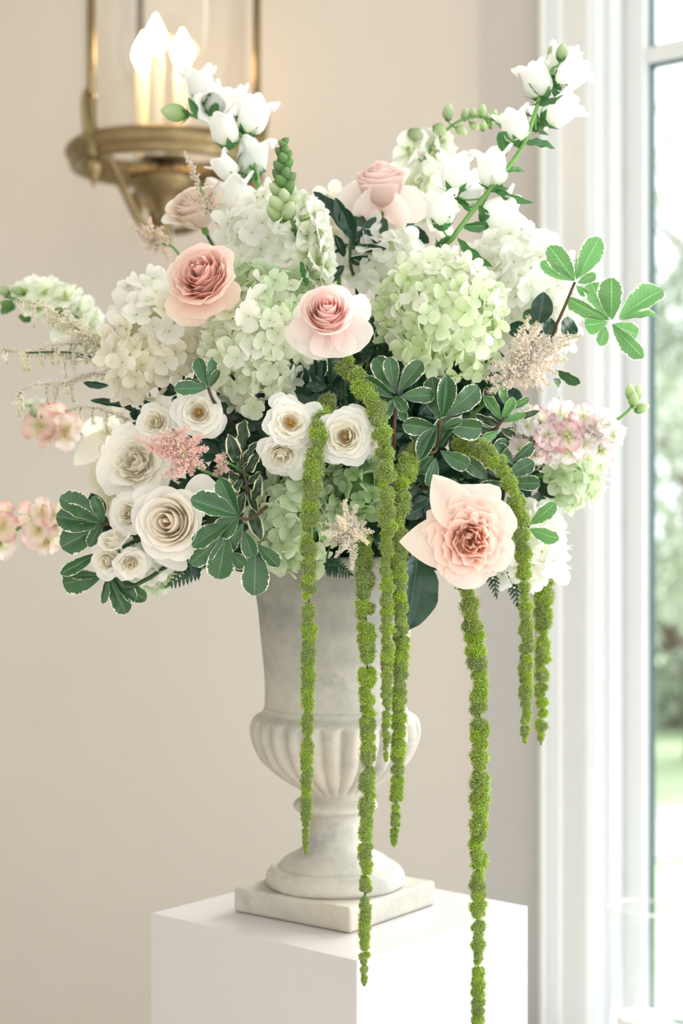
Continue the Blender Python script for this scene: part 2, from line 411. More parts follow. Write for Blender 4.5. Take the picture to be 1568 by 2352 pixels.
def tree(label, x, y, zc, rx, rz, n, leaf, lm, density=1.0):
    t = thing('garden_tree', label, 'tree', (x, y, -0.42), 'trees outside the window')
    path = smooth_path([(x, y, -0.45), (x + .05, y, .3), (x - .04, y + .05, zc), (x, y, zc + rz * .7)])
    mb = MB(); mb.add(*tube_geo(path, lambda s: 0.11 * (1 - .8 * s), 8))
    part(t, 'trunk', mb.mesh('trunk', M_BARK))
    mb = MB()
    for k in range(9):
        a = U(0, 2 * PI); h = U(-.5, .6); q = Vector((x + math.cos(a) * rx * .8, y + math.sin(a) * rx * .8, zc + h * rz + .2)); p0 = Vector((x, y, zc + (h - .35) * rz * .7))
        mb.add(*tube_geo(smooth_path([p0, (p0 + q) / 2 + Vector((0, 0, .1)), q]), lambda s: 0.035 * (1 - .8 * s), 5))
    part(t, 'branch', mb.mesh('branch', M_BARK), kind='stuff')
    mb = MB(); k = 0
    while k < n:
        d = Vector((random.gauss(0, 1), random.gauss(0, 1), random.gauss(0, 1))).normalized()
        rr = U(.35, 1) ** .6
        q = Vector((d.x * rx * rr, d.y * rx * rr, d.z * rz * rr))
        if noise.noise(q * 1.3 + Vector((x, y, 0))) < -0.12 + (1 - density) * .3: k += 1; continue
        M = rot_to(Vector((random.gauss(0, 1), random.gauss(0, 1), random.gauss(.3, 1)))) 
        s = leaf * U(.7, 1.3)
        vv = [Vector((0, -s, 0)), Vector((s * .5, 0, s * .15)), Vector((0, s, 0)), Vector((-s * .5, 0, s * .15))]
        mb.add([Vector((x, y, zc)) + q + (M @ w) for w in vv], [(0, 1, 2), (0, 2, 3)]); k += 1
    part(t, 'crown', mb.mesh('crown', lm, False), kind='stuff')
tree('pale leafy tree nearest the window glass outside', 2.75, 12.6, 1.35, 1.15, 1.55, 3000, 0.085, M_TLEAF1)
tree('mid green tree outside behind the nearest pale tree', 3.9, 17.2, 2.0, 2.0, 2.3, 3600, 0.11, M_TLEAF2)
tree('low round shrub-like tree at the foot of the garden trees', 3.0, 14.6, 0.35, 0.8, 0.75, 1800, 0.08, M_TLEAF2)
tree('tall loose tree with sky between its leaves outside', 4.9, 22.5, 4.9, 2.5, 2.6, 2400, 0.12, M_TLEAF1, 0.4)

# ------------------------------------------------------------------ pedestal
PZ = 1.0367
M_PED = mat_plain('white_painted_board', S(204, 199, 199), 0.28, 0.5, var=0.01, vscale=4, bmp=0.02, bscale=30)
EL = Vector((-0.759, 0.651, 0)); ER = Vector((0.651, 0.759, 0)); PS = 0.3125
PF = Vector((36 / FPX * 1.68, 1.68, 0)); PC = PF + (EL + ER) * PS / 2
ped = thing('pedestal', 'white square painted pedestal carrying the stone urn', 'pedestal', (PC.x, PC.y, 0))
def pbox(name, a0, a1, b0, b1, z0, z1, bev=0.002):
    q = [PF + EL * a + ER * b for a, b in ((a0, b0), (a0, b1), (a1, b1), (a1, b0))]
    mb = MB(); mb.add(*box_geo([(p.x, p.y, z0) for p in q] + [(p.x, p.y, z1) for p in q])); me = mb.mesh(name, M_PED, False)
    bevel_mesh(me, bev, 3); return part(ped, name, me)
pbox('body', 0, PS, 0, PS, 0.012, PZ, 0.0022)
pbox('base', 0.01, PS - 0.01, 0.01, PS - 0.01, 0, 0.0118, .001)

# ------------------------------------------------------------------ urn
UY = 1.905; UX = (770 - 784) / FPX * UY; SC = FPX / UY
def mat_stone():
    m, nt, p = newmat('weathered_cast_stone'); v = coords(nt)
    n1 = noise_tex(nt, 9, 6, 0.6, v); n2 = noise_tex(nt, 38, 6, 0.65, v); n3 = noise_tex(nt, 5, 4, 0.5, v)
    base = ramp(nt, n1, [(0.3, S(174, 171, 162)), (0.5, S(190, 186, 175)), (0.72, S(206, 198, 182))])
    grey = ramp(nt, n2, [(0.30, S(140, 140, 136)), (0.62, S(196, 192, 182))])
    c = mixc(nt, 0.35, base, grey)
    geo = nt.nodes.new('ShaderNodeNewGeometry'); sp = nt.nodes.new('ShaderNodeSeparateXYZ'); link(nt, geo.outputs['Position'], sp.inputs[0])
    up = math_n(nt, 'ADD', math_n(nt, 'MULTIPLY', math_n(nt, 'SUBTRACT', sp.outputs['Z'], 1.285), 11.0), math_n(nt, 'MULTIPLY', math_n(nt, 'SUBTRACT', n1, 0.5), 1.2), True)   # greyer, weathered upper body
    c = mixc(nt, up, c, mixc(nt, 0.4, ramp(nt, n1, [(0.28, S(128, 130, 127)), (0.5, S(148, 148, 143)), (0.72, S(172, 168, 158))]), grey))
    dirt = ramp(nt, noise_tex(nt, 14, 7, 0.7, v), [(0.57, (0, 0, 0)), (0.70, (1, 1, 1))])
    c = mixc(nt, math_n(nt, 'MULTIPLY', dirt, 0.6), c, S(136, 138, 138))
    warm = ramp(nt, n3, [(0.5, (0, 0, 0)), (0.75, (1, 1, 1))])
    c = mixc(nt, math_n(nt, 'MULTIPLY', warm, 0.35), c, S(214, 196, 166))
    link(nt, c, p.inputs['Base Color']); p.inputs['Roughness'].default_value = 0.8; p.inputs['Specular IOR Level'].default_value = 0.2
    bump(nt, p, n2, 0.25, 0.0015); return m
M_STONE = mat_stone(); M_STONEG = M_STONE
urn = thing('urn', 'weathered grey stone urn with fluted bowl and square foot on the pedestal', 'urn', (UX, UY, PZ))
UM = Matrix.Translation((UX, UY, 0))
def uy(y): return CAMZ - (y - 1176) / SC
def prof_px(lst): return [(r / SC, uy(y)) for r, y in lst]
# square plinth slab, turned to show a corner
hs = 0.0845; ang = math.radians(-82 + 45)
c, s = math.cos(ang), math.sin(ang)
sq = [Vector((a * c - b * s, a * s + b * c, 0)) for a, b in ((-hs, -hs), (hs, -hs), (hs, hs), (-hs, hs))]
mb = MB(); mb.add(*box_geo([(p.x, p.y, PZ + 0.0002) for p in sq] + [(p.x, p.y, PZ + 0.0287) for p in sq])); me = mb.mesh('plinth', M_STONE, False); bevel_mesh(me, 0.004, 3)
part(urn, 'plinth', me, UM)
foot = prof_px([(152, 2031), (158, 2025), (160, 2016), (158, 2005), (152, 1995), (146, 1989), (143, 1986.5), (131, 1985.5), (129, 1983), (127, 1979), (118, 1970), (100, 1960), (82, 1950), (69, 1934), (62, 1915), (58, 1890), (59, 1874), (63, 1864), (66, 1861)])
def lathe_part(name, prof, sides=72, fn=None, m=M_STONE):
    mb = MB(); mb.add(*lathe_geo(prof, sides, fn)); return part(urn, name, mb.mesh(name, m), UM)
def fine(prof, k=3):
    pts = smooth_path([(r, 0, z) for r, z in prof], k); return [(p.x, p.z) for p in pts]
lathe_part('foot', fine(foot, 3), m=M_STONE)
lathe_part('collar', fine(prof_px([(62, 1864), (84, 1861), (94, 1855), (97, 1848), (92, 1839), (82, 1832), (74, 1826), (70, 1820)]), 3))
bowl = fine(prof_px([(70, 1824), (84, 1810), (104, 1798), (127, 1784), (152, 1764), (173, 1742), (187, 1715), (195, 1690), (197, 1674), (194, 1658), (188, 1647), (178, 1640), (168, 1634), (163, 1622)]), 4)
NG = 26
def gad(r, z, a):
    y = (CAMZ - z) * SC + 1176
    k = max(0.0, min(1.0, (1826 - y) / 30)) * max(0.0, min(1.0, (y - 1646) / 16))
    k = k * k * (3 - 2 * k)
    return r * (1 - k * 0.10 * (1 - abs(math.sin(NG * a / 2 + 0.4)) ** 0.62))
lathe_part('bowl', bowl, NG * 14, gad)
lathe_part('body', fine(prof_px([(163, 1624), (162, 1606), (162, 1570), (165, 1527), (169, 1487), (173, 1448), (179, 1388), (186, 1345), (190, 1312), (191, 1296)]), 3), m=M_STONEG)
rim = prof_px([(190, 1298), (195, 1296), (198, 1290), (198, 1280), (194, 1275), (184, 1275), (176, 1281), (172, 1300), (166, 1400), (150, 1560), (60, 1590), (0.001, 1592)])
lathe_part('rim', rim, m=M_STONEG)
ZRIM = uy(1275)
# foam in the urn mouth that holds every stem
fv, ff = ico(3, 1.0)
fv = [Vector((v.x * .078, v.y * .078, max(v.z, -.75) * .075)) * (1 + .05 * noise.noise(v * 4)) for v in fv]
single('floral_foam', mk('floral_foam', fv, ff, M_FOAM), 'dark green block of floral foam inside the urn mouth', 'foam', loc=(UX, UY, ZRIM + 0.002))

# ------------------------------------------------------------------ lantern
M_BRASS = None
def mat_brass():
    m, nt, p = newmat('aged_brass'); v = coords(nt)
    n = noise_tex(nt, 55, 4, 0.6, v); n2 = noise_tex(nt, 12, 4, 0.6, v)
    c = ramp(nt, n2, [(0.3, S(104, 88, 60)), (0.7, S(156, 136, 98))])
    link(nt, c, p.inputs['Base Color']); p.inputs['Metallic'].default_value = 0.85; p.inputs['Roughness'].default_value = 0.34
    bump(nt, p, n, 0.35, 0.003); return m
M_BRASS = mat_brass()
LY = 2.45; LX = (378 - 784) / FPX * LY; LS = FPX / LY
def lz(y): return CAMZ - (y - 1176) / LS
LZ = lz(362)
M_GLASSC = mat_glass('lantern_glass', (0.99, 0.99, 0.985), 1.25)
M_CANDLE = mat_plain('ivory_candle_sleeve', S(240, 228, 200), 0.5, 0.3)
def mat_emit(name, c, s):
    m, nt, p = newmat(name); p.inputs['Emission Color'].default_value = rgb(c); p.inputs['Emission Strength'].default_value = s; p.inputs['Base Color'].default_value = rgb(c); return m
M_BULB = mat_emit('lit_bulb', (1.0, 0.66, 0.32), 30.0)
LK = 1.347; LBASE = P(378, 362 + 0.12 * LS, 3.3); LTOP = LZ - .12 + (ZC - LBASE.z) / LK
lan = thing('hanging_lantern', 'round aged brass lantern with three lit candle bulbs hanging at the left wall', 'lantern', (LX, LY, LZ - 0.12))
LM = Matrix.Translation((LX, LY, 0))
def lpart(name, geo, m=M_BRASS, smooth=True, M=None):
    mb = MB(); mb.add(*geo); return part(lan, name, mb.mesh(name, m, smooth), M if M is not None else LM)
RR = 0.141
def ring_prof(R0, z, pts): return [(R0 + a, z + b) for a, b in pts]
rp = ring_prof(RR, LZ, [(-.020, -.014), (-.012, -.020), (-.002, -.021), (.001, -.016), (-.002, -.011), (.004, -.006), (.008, .002), (.006, .010), (.000, .016), (-.010, .020), (-.016, .014), (-.021, .004), (-.020, -.014)])
def closed_lathe(prof, sides=64):
    v = []
    for (r, z) in prof[:-1]:
        for k in range(sides): a = 2 * PI * k / sides; v.append(Vector((r * math.cos(a), r * math.sin(a), z)))
    n = len(prof) - 1; f = []
    for j in range(n):
        j2 = (j + 1) % n
        for i in range(sides): f.append((j * sides + i, j * sides + (i + 1) % sides, j2 * sides + (i + 1) % sides, j2 * sides + i))
    return v, f
lpart('ring', closed_lathe(rp))
ZT = 2.58
angs = [math.radians(-8), math.radians(112), math.radians(228)]
for a in angs:
    ca, sa = math.cos(a), math.sin(a)
    x, y = RR * ca, RR * sa
    rod = lpart('rod', tube_geo([(x, y, LZ - .01), (x, y, LZ + .1), (x, y, ZT)], 0.0062, 10))
    lpart('rod_foot', lathe_geo([(.006, LZ + .07), (.008, LZ + .06), (.0075, LZ + .03), (.012, LZ + .012), (.012, LZ - .02), (.008, LZ - .024)], 12), M=Matrix.Translation((LX + x, LY + y, 0)))
    # scroll on the room side of the rod and the drop below
    sc = smooth_path([(x * 1.06, y * 1.06, LZ + .075), (x * 1.1, y * 1.1, LZ + .055), (x * 1.07, y * 1.07, LZ + .02), (x * 1.03, y * 1.03, LZ - .02)])
    lpart('scroll', tube_geo(sc, lambda s: .003 + .003 * s, 8))
    lpart('drop_finial', lathe_geo([(.0005, LZ - .066), (.003, LZ - .060), (.005, LZ - .054), (.012, LZ - .045), (.0155, LZ - .036), (.014, LZ - .028), (.008, LZ - .024), (.010, LZ - .020)], 14), M=Matrix.Translation((LX + x * .97, LY + y * .97, 0)))
    arm = smooth_path([(x * .93, y * .93, LZ - .012), (x * .75, y * .75, LZ - .020), (x * .55, y * .55, LZ - .062), (x * .33, y * .33, LZ - .104), (x * .1, y * .1, LZ - .112)])
    lpart('arm', tube_geo(arm, 0.0065, 9))
lpart('dish', lathe_geo([(.004, LZ - .135), (.010, LZ - .126), (.009, LZ - .112), (.012, LZ - .098), (.010, LZ - .088), (.018, LZ - .078), (.022, LZ - .066), (.040, LZ - .056), (.052, LZ - .042), (.055, LZ - .030), (.049, LZ - .026), (.030, LZ - .028), (.012, LZ - .024), (.012, LZ - .010), (.034, LZ - .006), (.036, LZ - .001), (.001, LZ)], 36))
bulbp = [(.0065, 0), (.009, .006), (.0145, .018), (.0155, .026), (.012, .038), (.006, .050), (.0015, .058), (.0002, .061)]
for (dx, dy, top) in ((-.034, .016, 158), (-.010, -.030, 140), (.026, .008, 156)):
    zt = lz(top)
    cd = lpart('candle', lathe_geo([(.0135, LZ - .004), (.016, LZ), (.012, LZ + .004), (.0115, zt - .002), (.0095, zt), (.001, zt)], 16), M_CANDLE, M=Matrix.Translation((LX + dx, LY + dy, 0)))
    mb = MB(); mb.add(*lathe_geo(fine(bulbp, 2), 16)); subpart(cd, 'bulb', mb.mesh('bulb', M_BULB), Matrix.Translation((0, 0, zt)))
lpart('glass_cylinder', closed_lathe([(.122, LZ + .008), (.1235, LZ + .008), (.1235, ZT - .01), (.122, ZT - .01), (.122, LZ + .008)], 64), M_GLASSC)
lpart('top_ring', closed_lathe(ring_prof(RR, ZT, [(-.020, -.012), (0, -.014), (.006, 0), (0, .014), (-.020, .012), (-.020, -.012)])))
for a in angs:
    x, y = RR * math.cos(a), RR * math.sin(a)
    lpart('crown_arm', tube_geo(smooth_path([(x, y, ZT + .01), (x * 1.02, y * 1.02, ZT + .08), (x * .6, y * .6, ZT + .17), (x * .08, y * .08, ZT + .20)]), 0.006, 8))
lpart('hanging_rod', lathe_geo([(.016, ZT + .19), (.02, ZT + .20), (.012, ZT + .22), (.006, ZT + .24), (.006, LTOP - .03), (.05, LTOP - .02), (.055, LTOP - .0005)], 20))
lan.location = LBASE; lan.scale = (LK, LK, LK)

# ------------------------------------------------------------------ candle in a glass hurricane on the window seat
HY = 2.98; HX = (1474 - 784) / FPX * HY; HS = FPX / HY
def hz(y): return CAMZ - (y - 1176) / HS
hur = thing('hurricane_glass', 'clear glass hurricane cylinder around a candle by the window', 'glass', (HX, HY, 0.36))
HM = Matrix.Translation((HX, HY, 0)); HR = 76 / HS
M_HUR = mat_glass('hurricane_clear_glass', (0.985, 0.99, 0.99), 1.28)
mb = MB(); mb.add(*closed_lathe([(HR - .002, .368), (HR, .364), (HR, hz(2085) - .002), (HR + .0012, hz(2085)), (HR - .0022, hz(2085)), (HR - .0028, hz(2085) - .002), (HR - .0025, .368), (HR - .002, .368)], 64)); part(hur, 'cylinder', mb.mesh('cylinder', M_HUR), HM)
mb = MB(); mb.add(*closed_lathe([(HR - .0024, hz(2085) - .0004), (HR - .0005, hz(2085) + .0014), (HR + .0016, hz(2085)), (HR - .0005, hz(2085) - .002), (HR - .0024, hz(2085) - .0004)], 64)); part(hur, 'rim', mb.mesh('rim', mat_plain('glass_rim', S(214, 216, 214), 0.15, 0.6)), HM)
mb = MB(); mb.add(*lathe_geo([(HR * .8, .3604), (HR, .361), (HR, .368), (.001, .369)], 48)); part(hur, 'base', mb.mesh('base', M_HUR), HM)
M_WAX = mat_plain('white_wax', S(250, 246, 238), 0.5, 0.3)
can = thing('pillar_candle', 'white lit pillar candle inside the glass hurricane by the window', 'candle', (HX, HY, 0.37))
zt = hz(2330)
mb = MB(); mb.add(*lathe_geo([(.044, .370), (.046, .374), (.047, zt - .012), (.044, zt - .003), (.038, zt), (.030, zt - .002), (.001, zt - .005)], 40)); part(can, 'wax', mb.mesh('wax', M_WAX), HM)
mb = MB(); mb.add(*tube_geo([(0, 0, zt - .006), (.0005, 0, zt + .004), (.0015, 0, zt + .010)], .0012, 6)); part(can, 'wick', mb.mesh('wick', mat_plain('wick', S(60, 48, 40), .8)), HM)
mb = MB(); mb.add(*lathe_geo(fine([(.0004, zt + .005), (.0042, zt + .012), (.0052, zt + .018), (.004, zt + .027), (.002, zt + .034), (.0002, zt + .040)], 2), 14)); part(can, 'flame', mb.mesh('flame', mat_emit('flame', (1.0, 0.72, 0.45), 2.0)), HM @ Matrix.Translation((-.004, 0, 0)))

# ------------------------------------------------------------------ flower builders
HUB = Vector((UX, UY, ZRIM))
def stem_base(toward):
    d = Vector(toward) - HUB; d.z = 0
    if d.length > 1e-6: d.normalize()
    return HUB + d * U(.02, .05) + Vector((U(-.012, .012), U(-.012, .012), U(.0, .045)))
def hub_path(p, axis, base, back=0.05):        # from the foam up and out to the flower's base
    p = Vector(p); axis = Vector(axis); L = (p - base).length
    c1 = p - axis * min(back, L * .4)
    c0 = base + (p - base) * .35 + Vector((0, 0, .03))
    return smooth_path([base, c0, c1, p], 5)
def stem_part(root, path, r0, r1, m=None, name='stem', sides=7):
    mb = MB(); mb.add(*tube_geo(path, lambda s: r0 + (r1 - r0) * s, sides)); return part(root, name, mb.mesh(name, m or M_STEM))

# ---- leaves and single petals laid from a base pixel to a tip pixel
def leaf_mesh(name, m, a=1.05, b=.55, fold=.10, curl=.12, wave=.0, wn=3, twist=0.0, nu=7, nv=13, ruff=0.0, petal=None, tipfold=0.0, seed=0):
    v, uv, cols = [], [], []
    pk = a / (a + b); nrm = pk ** a * (1 - pk) ** b
    for j in range(nv):
        t = j / (nv - 1)
        tt = .004 + .992 * t
        hw = .5 * (tt ** a * (1 - tt) ** b) / nrm
        for i in range(nu):
            u = -1 + 2 * i / (nu - 1)
            x = u * hw; z = fold * abs(u) * hw * 2 - curl * t * t + wave * math.sin(wn * PI * 2 * t + seed + (1.3 if u > 0 else 0)) * abs(u) ** 1.5 * hw * 2
            if ruff: z += ruff * noise.noise(Vector((u * 1.6, t * 3.0, seed * 7.7))) * (.3 + t)
            if tipfold: z -= tipfold * max(0, t - .7) ** 2 * 6
            z += twist * x * t
            v.append(Vector((x, t, z))); uv.append((i / (nu - 1), t))
            if petal:
                base, mid, tip = petal
                c = lerp3(base, mid, min(1, t / .5)) if t < .5 else lerp3(mid, tip, (t - .5) / .5)
                cols.append(c)
    return mk(name, v, grid_faces(nu, nv), m, True, uv, cols if petal else None)
def span(b, t, width, roll=0.0, lift=0.0):      # a frame whose Y runs base -> tip and whose Z looks at the viewer, turned by roll
    b = Vector(b); t = Vector(t); y = t - b; L = y.length; y.normalize()
    n = (Vector((0, 0, CAMZ)) - (b + t) / 2).normalized(); n = (n - y * n.dot(y)).normalized()
    n = Quaternion(y, roll) @ n; x = y.cross(n).normalized()
    M = Matrix((x * (L * width), y * L, n * L)).transposed().to_4x4(); M.translation = b
    return M
def leaf_set(m, k, **kw):
    out = []
    for i in range(k):
        q = dict(kw); q['curl'] = kw.get('curl', .12) * U(.3, 1.8); q['fold'] = kw.get('fold', .1) * U(.5, 1.6); q['seed'] = i * 2.3
        out.append(leaf_mesh('leaf', m, **q))
    return out
LV_VARI = leaf_set(M_VARI, 5, a=.95, b=.40, wave=.04); LV_LIGHT = leaf_set(M_VARL, 4, a=.95, b=.40, wave=.04)
LV_DARK = leaf_set(M_DARK, 4, a=.8, b=.75, wave=.03); LV_GREEN = leaf_set(M_GREEN, 4, a=.85, b=.8, wave=.04, curl=.25)
LV_CURL = leaf_set(M_CURL, 4, a=.8, b=.7, wave=.16, wn=2, curl=.3)
LV_SHINE = leaf_set(M_VARI, 3, a=.95, b=.42, fold=.22, curl=.2)
def sprig(name, label, group, leaves, stempx, meshes, Y, mstem=None, w=.42, cat='greenery', r=.0016, dY=0.0):
    """leaves: (bx,by,tx,ty[,width[,roll[,dYtip]]]); stempx: visible stem points ending at the outermost one."""
    pts = [P(x, y, Y + (q[0] if q else 0)) for x, y, *q in stempx]
    base = stem_base(pts[0])
    root = thing(name, label, cat, base, group)
    d = (pts[1] - pts[0]) if len(pts) > 1 else (pts[0] - base)
    path = smooth_path([base, base.lerp(pts[0], .5) + Vector((0, .01, .02))] + pts, 5)
    stem_part(root, path, r * 1.6, r, mstem or M_TWIG)
    for L in leaves:
        bx, by, tx, ty = L[:4]; ww = (L[4] if len(L) > 4 and L[4] else w) * (1.16 if name == 'pittosporum_sprig' else 1); roll = L[5] if len(L) > 5 and L[5] is not None else U(-.5, .5); dt = L[6] if len(L) > 6 else U(-.02, .012)
        me = L[7] if len(L) > 7 else random.choice(meshes)
        part(root, 'leaf', me, span(P(bx, by, Y), P(tx, ty, Y + dt), ww, roll))
    return root

# ---- roses
def rose_petal(Rm, t, i, n, op, ruf, flare, tall, cin, cout, ctip, point, phase, wide=1.0, nu=10, nv=9, hsc=1.0):
    W = math.radians(115 + (56 - 115) * t ** .6) * wide
    Ri = Rm * (.05 + .60 * t ** .85); Hi = Rm * (tall - .12 * t - op * .45 * t * t) * hsc
    fl = Rm * (-.03 + flare * t ** 1.6); cz = .30 * op * t
    r0 = Rm * .05; sd = i * 3.71 + phase
    v, cols = [], []
    for j in range(nv):
        q = j / (nv - 1)
        for k in range(nu):
            u = -1 + 2 * k / (nu - 1)
            vv = q * (1 - .20 * abs(u) ** 3 + point * (1 - abs(u)) ** 2 * .5)
            r = r0 + (Ri - r0) * math.sin(min(vv / .6, 1) * PI / 2) ** .8
            s = max(0, (vv - .5) / .5)
            r += fl * s * s
            z = Hi * (vv - cz * s ** 2.2)
            edge = abs(u) ** 4
            r += Rm * (.05 * t * edge * vv) + Rm * .03 * u * (1 - .5 * t)
            nz = noise.noise(Vector((u * (1.2 + 1.6 * (ruf > .08)), q * 1.4, sd)))
            r += Rm * ruf * nz * vv * (.4 + s); z += Rm * ruf * .7 * noise.noise(Vector((u * 1.8, 5.0, sd))) * s
            a = u * W * (1 - .12 * q * t)
            v.append(Vector((r * math.cos(a), r * math.sin(a), z)))
            c = lerp3(cin, cout, t ** .8)
            c = lerp3(c, ctip, max(0, vv - .55) / .45 * (.35 + .5 * t))
            cols.append(c)
    return v, cols
def rose(name, label, group, px, py, Y, Rpx, axis, n=34, op=.6, ruf=.05, flare=.42, tall=1.05, cin=None, cout=None, ctip=None, point=.1, roll=0.0, cat='rose', stamens=0, inner=0.0, extra=(), wide=1.0, sep=True, leafs=True, tpow=.8):
    c = P(px, py, Y); Rm = Rpx * Y / FPX; axis = Vector(axis).normalized()
    b = c - axis * Rm * .55
    base = stem_base(b); root = thing(name, label, cat, base, group)
    M0 = Matrix.Translation(b) @ rot_to(axis, roll)
    ph = U(0, 50); fcs = grid_faces(10, 9)
    for i in range(n):
        t = i / (n - 1); t = inner + (1 - inner) * t ** tpow
        v, cols = rose_petal(Rm, t, i, n, op, ruf, flare, tall, cin, cout, ctip, point, ph, wide * U(.92, 1.08), hsc=U(.94, 1.05))
        part(root, 'petal', mk('petal', v, fcs, M_PETAL, True, None, cols), M0 @ Matrix.Rotation(i * 2.39996 + U(-.2, .2), 4, 'Z'))
    if stamens:
        mb = MB()
        for k in range(stamens):
            a = U(0, 2 * PI); q = math.sqrt(R()) * Rm * .20; h = Rm * (tall * .42 + U(-.03, .06))
            p1 = Vector((q * math.cos(a), q * math.sin(a), h)); p0 = Vector((p1.x * .3, p1.y * .3, Rm * .1))
            g = tube_geo([p0, (p0 + p1) / 2, p1], Rm * .008, 4); mb.add(*g, col=S(232, 204, 120))
            iv, if_ = ico(1, Rm * .030); mb.add([x * U(.7, 1.1) + p1 for x in iv], if_, col=lerp3(S(196, 128, 26), S(226, 176, 70), R()))
        iv, if_ = ico(2, Rm * .09); mb.add([Vector((x.x, x.y, x.z * .5)) + Vector((0, 0, Rm * tall * .38)) for x in iv], if_, col=S(206, 190, 120))
        part(root, 'stamens', mb.mesh('stamens', M_PETAL), M0, 'golden stamens', 'stuff')
    iv, if_ = ico(2, Rm * .12); mb = MB(); mb.add([Vector((x.x, x.y, x.z * 1.3 - Rm * .12)) for x in iv], if_); part(root, 'calyx', mb.mesh('calyx', M_STEM), M0)
    for (bx, by, tx, ty, w, roll_, dY, kw) in extra:
        k = dict(a=.7, b=.45, fold=.05, curl=.08, ruff=.05, petal=(lerp3(cin, cout, .6), lerp3(cout, ctip, .5), ctip)); k.update(kw)
        me = leaf_mesh('petal', M_PETAL, seed=U(0, 9), nu=9, nv=12, **k)
        part(root, 'petal', me, span(P(bx, by, Y + .012), P(tx, ty, Y + .012 + dY), w, roll_))
    stem_part(root, hub_path(b - axis * Rm * .2, axis, base), .0028, .0022, M_STEMD)
    return root

# ---- hydrangea
def floret_mesh(c0, c1, c2, sd, open_=1.0):
    rs = random.Random(sd); mb = MB(); n = 6
    for q in range(4):
        a0 = q * PI / 2 + rs.uniform(-.18, .18); cup = rs.uniform(-.15, .65) * open_; sz = rs.uniform(.88, 1.12); tw = rs.uniform(-.25, .25); bend = rs.uniform(-.35, .35)
        v, cols = [], []
        for j in range(n):
            t = j / (n - 1); w = [.06, .31, .47, .51, .42, .17][j]; tt = [.02, .24, .48, .72, .91, 1.0][j]
            for i in range(n):
                u = -1 + i / 2.5
                y = tt * sz - .05 * u * u * (j >= 4); x = u * w * sz
                z = cup * tt * tt + bend * tt ** 3 - .16 * u * u * w + tw * x * tt + .03 * q
                v.append(Vector((x * math.cos(a0) - y * math.sin(a0), x * math.sin(a0) + y * math.cos(a0), z)))
                cols.append(lerp3(lerp3(c0, c1, min(1, tt * 1.7)), c2, max(0, tt - .75) * 2.2))
        mb.add(v, grid_faces(n, n), cols=cols)
    iv, if_ = ico(1, .075); mb.add([x + Vector((0, 0, .07)) for x in iv], if_, col=lerp3(c0, S(150, 160, 110), .5))
    return mb.mesh('floret', M_PETAL)
PAL = {
    'white': (S(236, 240, 220), S(249, 248, 243), S(252, 251, 249)),
    'cream': (S(236, 232, 204), S(248, 244, 232), S(250, 248, 240)),
    'palegreen': (S(222, 231, 196), S(240, 243, 226), S(248, 248, 238)),
    'lime': (S(206, 225, 170), S(229, 239, 206), S(243, 246, 230)),
    'green': (S(150, 186, 126), S(188, 212, 162), S(214, 228, 190)),
    'mint': (S(186, 210, 160), S(220, 232, 202), S(236, 241, 220)),
}
FLOR = {k: [floret_mesh(*c, sd=31 * q + len(k)) for q in range(9)] for k, c in PAL.items()}
def hydrangea(label, px, py, Y, rx, ry, pal, fpx=27, pal2=None, split=0.5, depth=None, axis=None, n=None, cover=2.2, flat=0.9):
    c = P(px, py, Y); sx = rx * Y / FPX; sz = ry * Y / FPX; sy = (depth or (rx + ry) / 2) * Y / FPX
    base = stem_base(c); root = thing('hydrangea', label, 'hydrangea', base, 'hydrangea heads in the arrangement')
    fr = fpx * Y / FPX
    area_ = 4 * PI * ((sx * sz) ** 1.6 / 3 + (sx * sy) ** 1.6 / 3 + (sy * sz) ** 1.6 / 3) ** (1 / 1.6)
    n = n or int(cover * area_ / (PI * fr * fr))
    inward = (base - c).normalized()
    iv, if_ = ico(3, 1); core = mk('core', [Vector((x.x * sx * .60, x.y * sy * .60, x.z * sz * .60)) * (1 + .12 * noise.noise(x * 3)) for x in iv], if_, M_PETAL, True, None, [PAL[pal][0]] * len(iv))
    part(root, 'core', core, Matrix.Translation(c))
    for i in range(n):
        z = 1 - 2 * (i + .5) / n; a = i * 2.39996; q = math.sqrt(1 - z * z)
        d = Vector((q * math.cos(a), q * math.sin(a), z))
        if d.dot(inward) > .62 or d.y > .75: continue
        nd = Vector((d.x / sx, d.y / sy, d.z / sz)).normalized()
        lump = 1 + .07 * noise.noise(d * 2.2 + c * 30)
        rad = U(.80, 1.02) * lump - (.10 if i % 5 == 0 else 0)
        p = c + Vector((d.x * sx, d.y * sy, d.z * sz)) * rad
        nd = (nd + Vector((U(-.65, .65), U(-.65, .65), U(-.65, .65)))).normalized()
        pp = pal2 if pal2 and (z > split + U(-.25, .25)) else pal
        if pal in ('lime', 'palegreen') and R() < .22: pp = 'white'
        part(root, 'floret', random.choice(FLOR[pp]), TRS(p, nd, U(0, 6.28), fr * U(.72, 1.22)))
    stem_part(root, hub_path(c + inward * min(sx, sz) * .6, -inward, base), .0036, .003)
    return root

